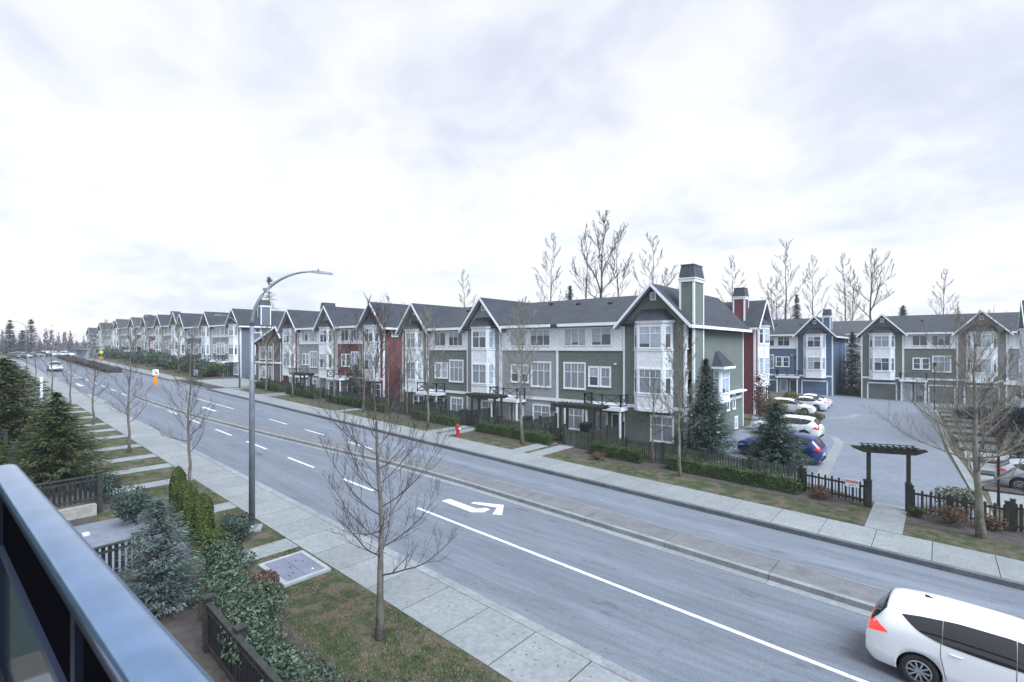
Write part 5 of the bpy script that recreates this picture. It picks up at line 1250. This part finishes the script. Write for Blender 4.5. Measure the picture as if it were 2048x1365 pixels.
# gates
def gate(x, y, label, m='darkwood'):
    t = thing('garden_gate', label, 'gate', (x, y, gz(x)), -math.atan(.065), 'garden gates'); g_ = MB()
    g_.box(-.5, .5, -.03, .01, .15, .25); g_.box(-.5, .5, -.03, .01, .85, .95); g_.bar((-.5, -.01, .2), (.5, -.01, .9), .03, .08)
    for i in range(9): g_.box(-.49 + i * .112, -.41 + i * .112, -.05, -.031, .08, 1.0 - .12 * math.sin((i + .5) / 9 * math.pi))
    g_.build('leaf', M[m], t)
    for s in (-1, 1): p = MB(); p.box(s * .58 - .06, s * .58 + .06, -.07, .05, -.1, 1.25); p.box(s * .58 - .08, s * .58 + .08, -.09, .07, 1.25, 1.29); p.build('post', M['darkwood'], t)
    h2 = MB(); h2.box(.38, .46, -.07, -.05, .6, .72); h2.build('handle', M['steel'], t)
gate(-19.7, OY(-19.7, 27.2) + .25, 'dark garden gate at the end of the double walk'); gate(-28.0, OY(-28, 27.2) + .2, 'dark garden gate at the end of the hydrant walk'); gate(-41.7, OY(-41.7, 27.3), 'dark garden gate beside the red end wall'); gate(-57.4, OY(-57.4, 27.4), 'reddish garden gate before the red row', 'fencewood')
# garden walks on the far verge
for xa in (-19.9, -18.55, -28.4, -27.1, -42.1, -57.8, -59.2, -68.3, -80):
    if xa == -80: continue
    mb = MB(); a = 23.42
    while a < 27.0: sbox(mb, xa - .5, xa + .5, a + .008, min(a + 1.3, 27.1) - .008, -.1, .014); a += 1.3
    struct(mb.build('garden_walk', M['concrete']))
# pergolas over the garden gates
def pergola(label, x0, x1, y, z, H=2.75, D=.8):
    t = thing('pergola', label, 'pergola', (x0, y, z), 0, 'dark timber pergolas'); L = x1 - x0
    for xx in (.45, L - .6):
        for yy in (0, D): p = MB(); p.box(xx, xx + .14, yy, yy + .14, -.1, H - .2); p.build('post', M['darkwood'], t)
    for yy in (-.03, D + .1): p = MB(); p.prism([(-.1, H - .08), (.25, H - .24), (L - .25, H - .24), (L + .1, H - .08), (L + .1, H - .02), (-.1, H - .02)], yy, yy + .07); p.build('beam', M['darkwood'], t)
    n = int(L / .35); r_ = MB()
    for i in range(n + 1): r_.box(.05 + i * (L - .2) / n, .09 + i * (L - .2) / n, -.22, D + .3, H - .018, H + .06)
    r_.build('rafters', M['darkwood'], t)
pergola('dark timber pergola before the green front door, right of the grey front', -20.4, -16.7, 29.3, .35, 2.65)
pergola('dark timber pergola before the grey front, left of the iron balcony', -29.0, -25.6, 29.6, .55, 2.6)
pergola('dark timber pergola before the middle of the red row', -57.6, -54.2, 30.0, 1.3, 2.6)
# entrance arbour
t = thing('entrance_arbour', 'tall dark timber arbour over the entry walk in the picket fence', 'arbour', (0, 0, 0)); z = gz(-1.7)
PX = [(-2.33, 26.62), (-1.0, 27.0)]
for x, y in PX:
    p = MB(); p.box(x - .075, x + .075, y - .075, y + .075, z - .1, z + 2.62); p.build('post', M['darkwood'], t)
    p = MB(); p.box(x - .11, x + .11, y - .11, y + .11, z - .1, z + 1.12); p.box(x - .125, x + .125, y - .125, y + .125, z + 1.12, z + 1.16); p.build('post_sleeve', M['darkwood'], t)
dx, dy = PX[1][0] - PX[0][0], PX[1][1] - PX[0][1]; Lp = math.hypot(dx, dy); an = math.atan2(dy, dx)
for s in (-.12, .12):
    p = MB(); p.frame(PX[0][0], PX[0][1], an); p.prism([(-.62, z + 2.52), (-.2, z + 2.34), (Lp + .2, z + 2.34), (Lp + .62, z + 2.52), (Lp + .62, z + 2.57), (-.62, z + 2.57)], s - .025, s + .025); p.build('beam', M['darkwood'], t)
p = MB(); p.frame(PX[0][0], PX[0][1], an)
for i in range(9): xx = -.2 + i * (Lp + .4) / 8; p.box(xx - .02, xx + .02, -.32, .32, z + 2.572, z + 2.65)
for yy in (-.25, .25): p.box(-.3, Lp + .3, yy - .015, yy + .015, z + 2.652, z + 2.68)
p.build('rafters', M['darkwood'], t)
# warning sign on the fence
t = thing('warning_sign', 'small white sign with a red header hung on the picket fence beside the arbour', 'sign', (-2.93, 26.76, gz(-2.9) + .72), R_(-10)); b = MB(); b.box(-.26, .26, -.02, 0, -.02, .30); b.build('panel', M['white'], t)
b = MB(); b.box(-.22, .22, -.024, -.0205, .15, .26); b.build('header', M['signred'], t)
def text(body, size, x, y, z, m, parent, name='lettering', rx=90):
    cu = bpy.data.curves.new(name, 'FONT'); cu.body = body; cu.size = size; cu.align_x = 'CENTER'; cu.extrude = .001
    o = bpy.data.objects.new(name, cu); COL.objects.link(o); o.parent = parent; o.location = (x, y, z); o.rotation_euler = (R_(rx), 0, 0)
    dg = bpy.context.evaluated_depsgraph_get(); me = bpy.data.meshes.new_from_object(o.evaluated_get(dg)); n = bpy.data.objects.new(name, me); COL.objects.link(n)
    n.parent = parent; n.location = o.location; n.rotation_euler = o.rotation_euler; me.materials.append(m); bpy.data.objects.remove(o); return n
text('PRIVATE', .095, 0, -.0265, .17, M['white'], t)
text('PROPERTY', .055, 0, -.0225, .06, M['groove'], t)
b = MB(); b.box(-.2, .2, -.022, -.0205, .02, .032); b.build('small_print', M['groove'], t)
# keep-right marker on the median nose and far yellow sign
t = thing('median_marker', 'white keep right sign over an orange marker on the median nose', 'traffic sign', RP(-76, 13.4, .0)); t.location = RP(-74.0, 16.6, -.12); t.rotation_euler = (0, 0, R_(60)); t.scale = (.85, .85, .85)
b = MB(); b.tube([(0, 0, 0), (0, 0, 2.6)], [.035, .035], 8); b.build('post', M['steel'], t)
b = MB(); b.box(-.36, .36, -.07, -.05, 2.05, 2.85); b.build('panel', M['white'], t)
b = MB(); b.prism([(-.20, 2.66), (-.12, 2.74), (.12, 2.40), (.20, 2.48), (.24, 2.16), (-.08, 2.24), (.02, 2.32)], -.078, -.071); b.build('arrow', M['groove'], t)
b = MB(); b.prism([(-.24, .9), (0, .5), (.24, .9), (.24, 1.75), (0, 2.0), (-.24, 1.75)], -.06, -.04); b.build('marker_board', M['orange'], t)
x, y = at_px(203, 104); t = thing('crossing_sign', 'far yellow green square sign above an orange panel on the verge', 'traffic sign', (x, y, gz(x) - .2), R_(45))
b = MB(); b.tube([(0, 0, 0), (0, 0, 3.3)], [.05, .05], 8); b.build('post', M['steel'], t); b = MB(); b.prism([(-.45, 2.9), (0, 2.45), (.45, 2.9), (0, 3.35)], -.1, -.06); b.build('panel', M['yellow'], t)
b = MB(); b.box(-.4, .4, -.1, -.06, 1.5, 1.95); b.build('lower_panel', M['orange'], t)
x, y = at_px(163, 128); t = thing('bus_shelter', 'small pale glazed shelter far up the street', 'shelter', (x, y, gz(x)), R_(20)); b = MB(); b.box(-1.5, 1.5, -.7, .7, 2.3, 2.45); b.build('roof', M['soffit'], t)
b = MB(); b.box(-1.45, 1.45, .6, .64, .2, 2.3); b.box(-1.45, -1.41, -.6, .6, .2, 2.3); b.build('glass_wall', M['blind'], t)
for sx in (-1.4, 1.4): b = MB(); b.box(sx - .05, sx + .05, -.65, -.55, 0, 2.3); b.build('post', M['steel'], t)
t = thing('marker_post', 'square white post at the concrete driveway on the near verge', 'post', RP(-70.2, 5.8)); b = MB(); b.box(-.11, .11, -.11, .11, -.1, 2.0); b.build('post', M['white'], t); b = MB(); b.box(-.15, .15, -.15, .15, 2.0, 2.08); b.build('cap', M['white'], t)
# community board at the side street
t = thing('entrance_sign', 'pale blue entrance board between dark panels at the side street', 'sign', (-88.5, OY(-88.5, 25.2), gz(-88.5)), -.06); b = MB(); b.box(-1.0, 1.0, -.08, 0, .3, 1.25); b.build('panel', M['blind'], t)
for xa, xb in ((-2.4, -1.05), (1.05, 2.6)): b = MB(); b.box(xa, xb, -.05, .1, 0, 1.5); b.build('dark_panel', M['darkwood'], t)
# front garden fences below the balcony
def plain_fence(label, pts, H, z, post_at, m='black'):
    t = thing('garden_fence', label, 'fence', (0, 0, 0), 0, 'dark front garden fences'); r_ = MB(); pk = MB()
    for (xa, ya), (xb, yb) in zip(pts, pts[1:]):
        za, zb_ = gz(xa) + z, gz(xb) + z; L = math.hypot(xb - xa, yb - ya); ux, uy = (xb - xa) / L, (yb - ya) / L
        r_.bar((xa, ya, za + H), (xb, yb, zb_ + H), .11, .045); r_.bar((xa, ya, za + H - .16), (xb, yb, zb_ + H - .16), .04, .07); r_.bar((xa, ya, za + .16), (xb, yb, zb_ + .16), .04, .07)
        s = .08
        while s < L:
            x, y = xa + ux * s, ya + uy * s; zz = za + (zb_ - za) * s / L; pk.bar((x, y, zz + .06), (x, y, zz + H - .03), .02, .02) if False else pk.hexa([(x - ux * .045 - uy * .01, y - uy * .045 + ux * .01, zz + .08), (x + ux * .045 - uy * .01, y + uy * .045 + ux * .01, zz + .08), (x + ux * .045 + uy * .01, y + uy * .045 - ux * .01, zz + .08), (x - ux * .045 + uy * .01, y - uy * .045 - ux * .01, zz + .08),
                 (x - ux * .045 - uy * .01, y - uy * .045 + ux * .01, zz + H - .02), (x + ux * .045 - uy * .01, y + uy * .045 + ux * .01, zz + H - .02), (x + ux * .045 + uy * .01, y + uy * .045 - ux * .01, zz + H - .02), (x - ux * .045 + uy * .01, y - uy * .045 - ux * .01, zz + H - .02)])
            s += .15
    r_.build('rail', M['darkwood'], t); pk.build('pickets', M['black'], t)
    for x, y in post_at: p = MB(); p.box(x - .075, x + .075, y - .075, y + .075, gz(x) - .2, gz(x) + z + H + .10); p.box(x - .11, x + .11, y - .11, y + .11, gz(x) + z + H + .10, gz(x) + z + H + .14); p.build('post', M['darkwood'], t)
    return t
plain_fence('dark garden fence with a round capped post below the broadleaf shrubs', [(-12.1, 4.45), (-10.4, 4.32), (-5, 3.95)], 1.05, 0, [(-12.1, 4.45), (-10.4, 4.40), (-7.4, 4.15)])
plain_fence('short dark picket fence crossing behind the blue spruce', [(-17.3, 2.4), (-17.5, 4.6)], 1.0, 0, [(-17.5, 4.6), (-17.3, 2.4)])
plain_fence('dark fence on a low stone wall beside the paved pad', [(-24.1, 1.0), (-24.4, 5.25)], 1.0, .42, [(-24.4, 5.25), (-24.25, 3.2), (-24.1, 1.0)])
plain_fence('dark fence on a pale wall at the left edge before the hemlocks', [(-33.6, 1.0), (-33.8, 4.0)], 1.0, .35, [(-33.8, 4.0), (-33.6, 1.0)])
plain_fence('farther dark fence glimpsed between the hemlocks at the left', [(-36.0, 1.0), (-36.2, 4.0)], 1.3, .35, [(-36.2, 4.0)])
for i, (x, y0, y1) in enumerate(((-24.25, .9, 5.1), (-33.7, .9, 3.9))):
    w_ = MB(); w_.box(-.14, .14, 0, y1 - y0, -.3, .40); o = w_.build('low_wall', M['stone']); o.location = (x, y0, gz(x)); tag(o, ('low stone block wall under the fence beside the paved pad', 'low pale wall under the fence at the left edge')[i], 'wall', 'low garden walls')
b = MB(); b.box(-.12, .12, -.09, .09, 0, .07); o = b.build('stepping_block', M['paint']); o.location = (-21.95, 4.35, gz(-21.9) + .014); tag(o, 'small white block on the ground beside the stone wall', 'block')
# bins and barbecue in the yards
for i, (x, y, m, s) in enumerate(((-18.9, 31.0, 'black', 1.0), (-35.9, 31.2, 'black', 1.0), (-34.9, 31.2, 'black', .9), (-24.0, 31.0, 'black', .9))):
    t = thing('garden_bin', ('dark covered bin in the yard beside the pergola', 'left dark bin before the pale doors', 'right dark bin before the pale doors', 'dark bin behind the fence before the grey front')[i], 'bin', (x, y, gz(x) + .05), 0, 'dark bins in the yards', s)
    b = MB(); b.hexa([(-.25, -.28, 0), (.25, -.28, 0), (.25, .28, 0), (-.25, .28, 0), (-.3, -.34, .95), (.3, -.34, .95), (.3, .34, .95), (-.3, .34, .95)]); b.build('body', M[m], t); b = MB(); b.hexa([(-.32, -.37, .96), (.32, -.37, .96), (.32, .37, .96), (-.32, .37, .96), (-.28, -.3, 1.08), (.28, -.3, 1.08), (.28, .34, 1.12), (-.28, .34, 1.12)]); b.build('lid', M[m], t)
    for sx in (-.24, .24): b = MB(); b.tube([(sx - .03, .3, .1), (sx + .03, .3, .1)], [.1, .1], 10); b.build('wheel', M['rubber'], t)
t = thing('shed_box', 'black wall mounted box on the grey front beside the green front', 'box', (-22.95, 32.9, 2.0)); b = MB(); b.box(-.2, .2, -.1, .0, 0, .55); b.build('body', M['black'], t); b = MB(); b.box(-.18, .18, -.12, -.101, .05, .5); b.build('lid', M['door'], t)
# wreath on the green row door
t = thing('wreath', 'dark green wreath on a door of the green row at the back', 'wreath', (-1.62, 82.5, 1.75)); b = MB(); r = random.Random(1)
for i in range(220):
    a = r.uniform(0, 6.283); leaf_quads(b, (math.cos(a) * .22, -.02, math.sin(a) * .22), (math.cos(a), -1, math.sin(a)), .09, r)
b.build('foliage', LF['fir'], t)

# ------------------------------------------------------------------ balcony railing in front of the camera
t = thing('balcony_rail', 'wide blue grey metal balcony rail with an added dark strip over its open gap crossing the lower left corner', 'railing', (0, 0, 6.8))
def xprofile(mb, poly, x0, x1, y1=None, mi=0):
    a = [mb.P(x0, y, z) for y, z in poly]; b = [mb.P(x1, y, z) for y, z in poly]; n = len(poly)
    mb.f.append(a[::-1]); mb.m.append(mi); mb.f.append(b[:]); mb.m.append(mi)
    for i in range(n):
        j = (i + 1) % n; mb.f.append([a[i], a[j], b[j], b[i]]); mb.m.append(mi)
XE = -3.48; XR = 1.4; t.rotation_euler = (0, 0, -.0245)
prof = [(.246, -.602), (.340, -.602)] + [(.2955 + .0515 * math.cos(R_(q)), -.592 + .030 * math.sin(R_(q)) ** .7) for q in range(0, 181, 12)]
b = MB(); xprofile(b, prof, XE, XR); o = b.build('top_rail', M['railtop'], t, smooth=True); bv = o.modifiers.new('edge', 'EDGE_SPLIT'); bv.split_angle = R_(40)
b = MB(); b.box(XE + .02, XR, .262, .330, -.665, -.601); b.build('rail_web', M['railshade'], t)
b = MB(); b.box(XE + .02, XR, .286, .300, -.932, -.666); b.build('dark_gap_strip', M['railgap'], t)  # added opaque strip, stands in for the dark see-through gap
b = MB(); b.box(XE + .02, XR, .256, .262, -.635, -.628); b.build('rail_bead', M['railshade2'], t)
b = MB(); xprofile(b, [(.270, -.965), (.315, -.965), (.315, -.933), (.270, -.933)], XE + .02, XR); b.build('middle_rail', M['railshade2'], t)
gl = mat('tinted_glass', (.035, .06, .06), rough=.12, spec=.8)
b = MB(); b.box(XE + .06, XR, .290, .297, -1.50, -.966); b.build('glass_panel', gl, t)
b = MB(); b.box(XE + .02, XR, .275, .310, -1.56, -1.50); b.build('bottom_rail', M['railshade'], t)
for xx in (XE + .0, XE + 1.75): b = MB(); b.box(xx, xx + .05, .268, .318, -1.65, -.666); b.build('post', M['railshade'], t)
b = MB(); xprofile(b, [(-1.6, -1.80), (.40, -1.80), (.40, -1.66), (-1.6, -1.66)], XE - .05, XR + .3); o = b.build('balcony_floor', M['curb']); o.location = (0, 0, 6.8); struct(o)
b = MB(); b.box(XE, XE + .09, -1.6, .242, -.600, -.560); b.build('return_rail', M['railtop'], t); b = MB(); b.box(XE + .015, XE + .022, -1.6, .26, -1.5, -.62); b.build('glass_panel', gl, t)

# air
mb = MB(); mb.box(-330, 70, -45, 330, -4, 34); hz = mb.build('haze', []); hz['kind'] = 'stuff'; tag(hz, 'thin pale air over the whole street', 'haze')
hm = bpy.data.materials.new('haze'); hm.use_nodes = True; ht = hm.node_tree; ht.nodes.clear()
ho = ht.nodes.new('ShaderNodeOutputMaterial'); hv = ht.nodes.new('ShaderNodeVolumePrincipled'); hv.inputs['Color'].default_value = (.86, .91, 1.0, 1); hv.inputs['Density'].default_value = .0006
hv.inputs['Anisotropy'].default_value = .2; ht.links.new(hv.outputs[0], ho.inputs['Volume']); hz.data.materials.append(hm)

# fallen leaves and grit on the near verge, walk and gutter
mb = MB(); lr = random.Random(91)
for i in range(900):
    x = -5 - 24 * lr.random(); o = lr.choice((lr.uniform(5.6, 7.45), lr.uniform(5.6, 7.45), 9.48 + abs(lr.gauss(0, .22)), lr.uniform(7.6, 9.1)))
    h_ = .028 if o < 9.4 else -.122
    X, Y, Z = RP(x, o, h_); a = lr.uniform(0, 6.28); w_ = lr.uniform(.012, .032); c, n = math.cos(a) * w_, math.sin(a) * w_
    mb.face([(X - c, Y - n, Z), (X + n * .6, Y - c * .6, Z + .006), (X + c, Y + n, Z + .002), (X - n * .6, Y + c * .6, Z + .008)])
o = mb.build('leaf_litter', mat('litter', (.09, .06, .035), (.20, .16, .11), scale=2, rough=.9, island=.4)); tag(o, 'small dry leaves scattered over the verge and gutter', 'leaves'); o['kind'] = 'stuff'
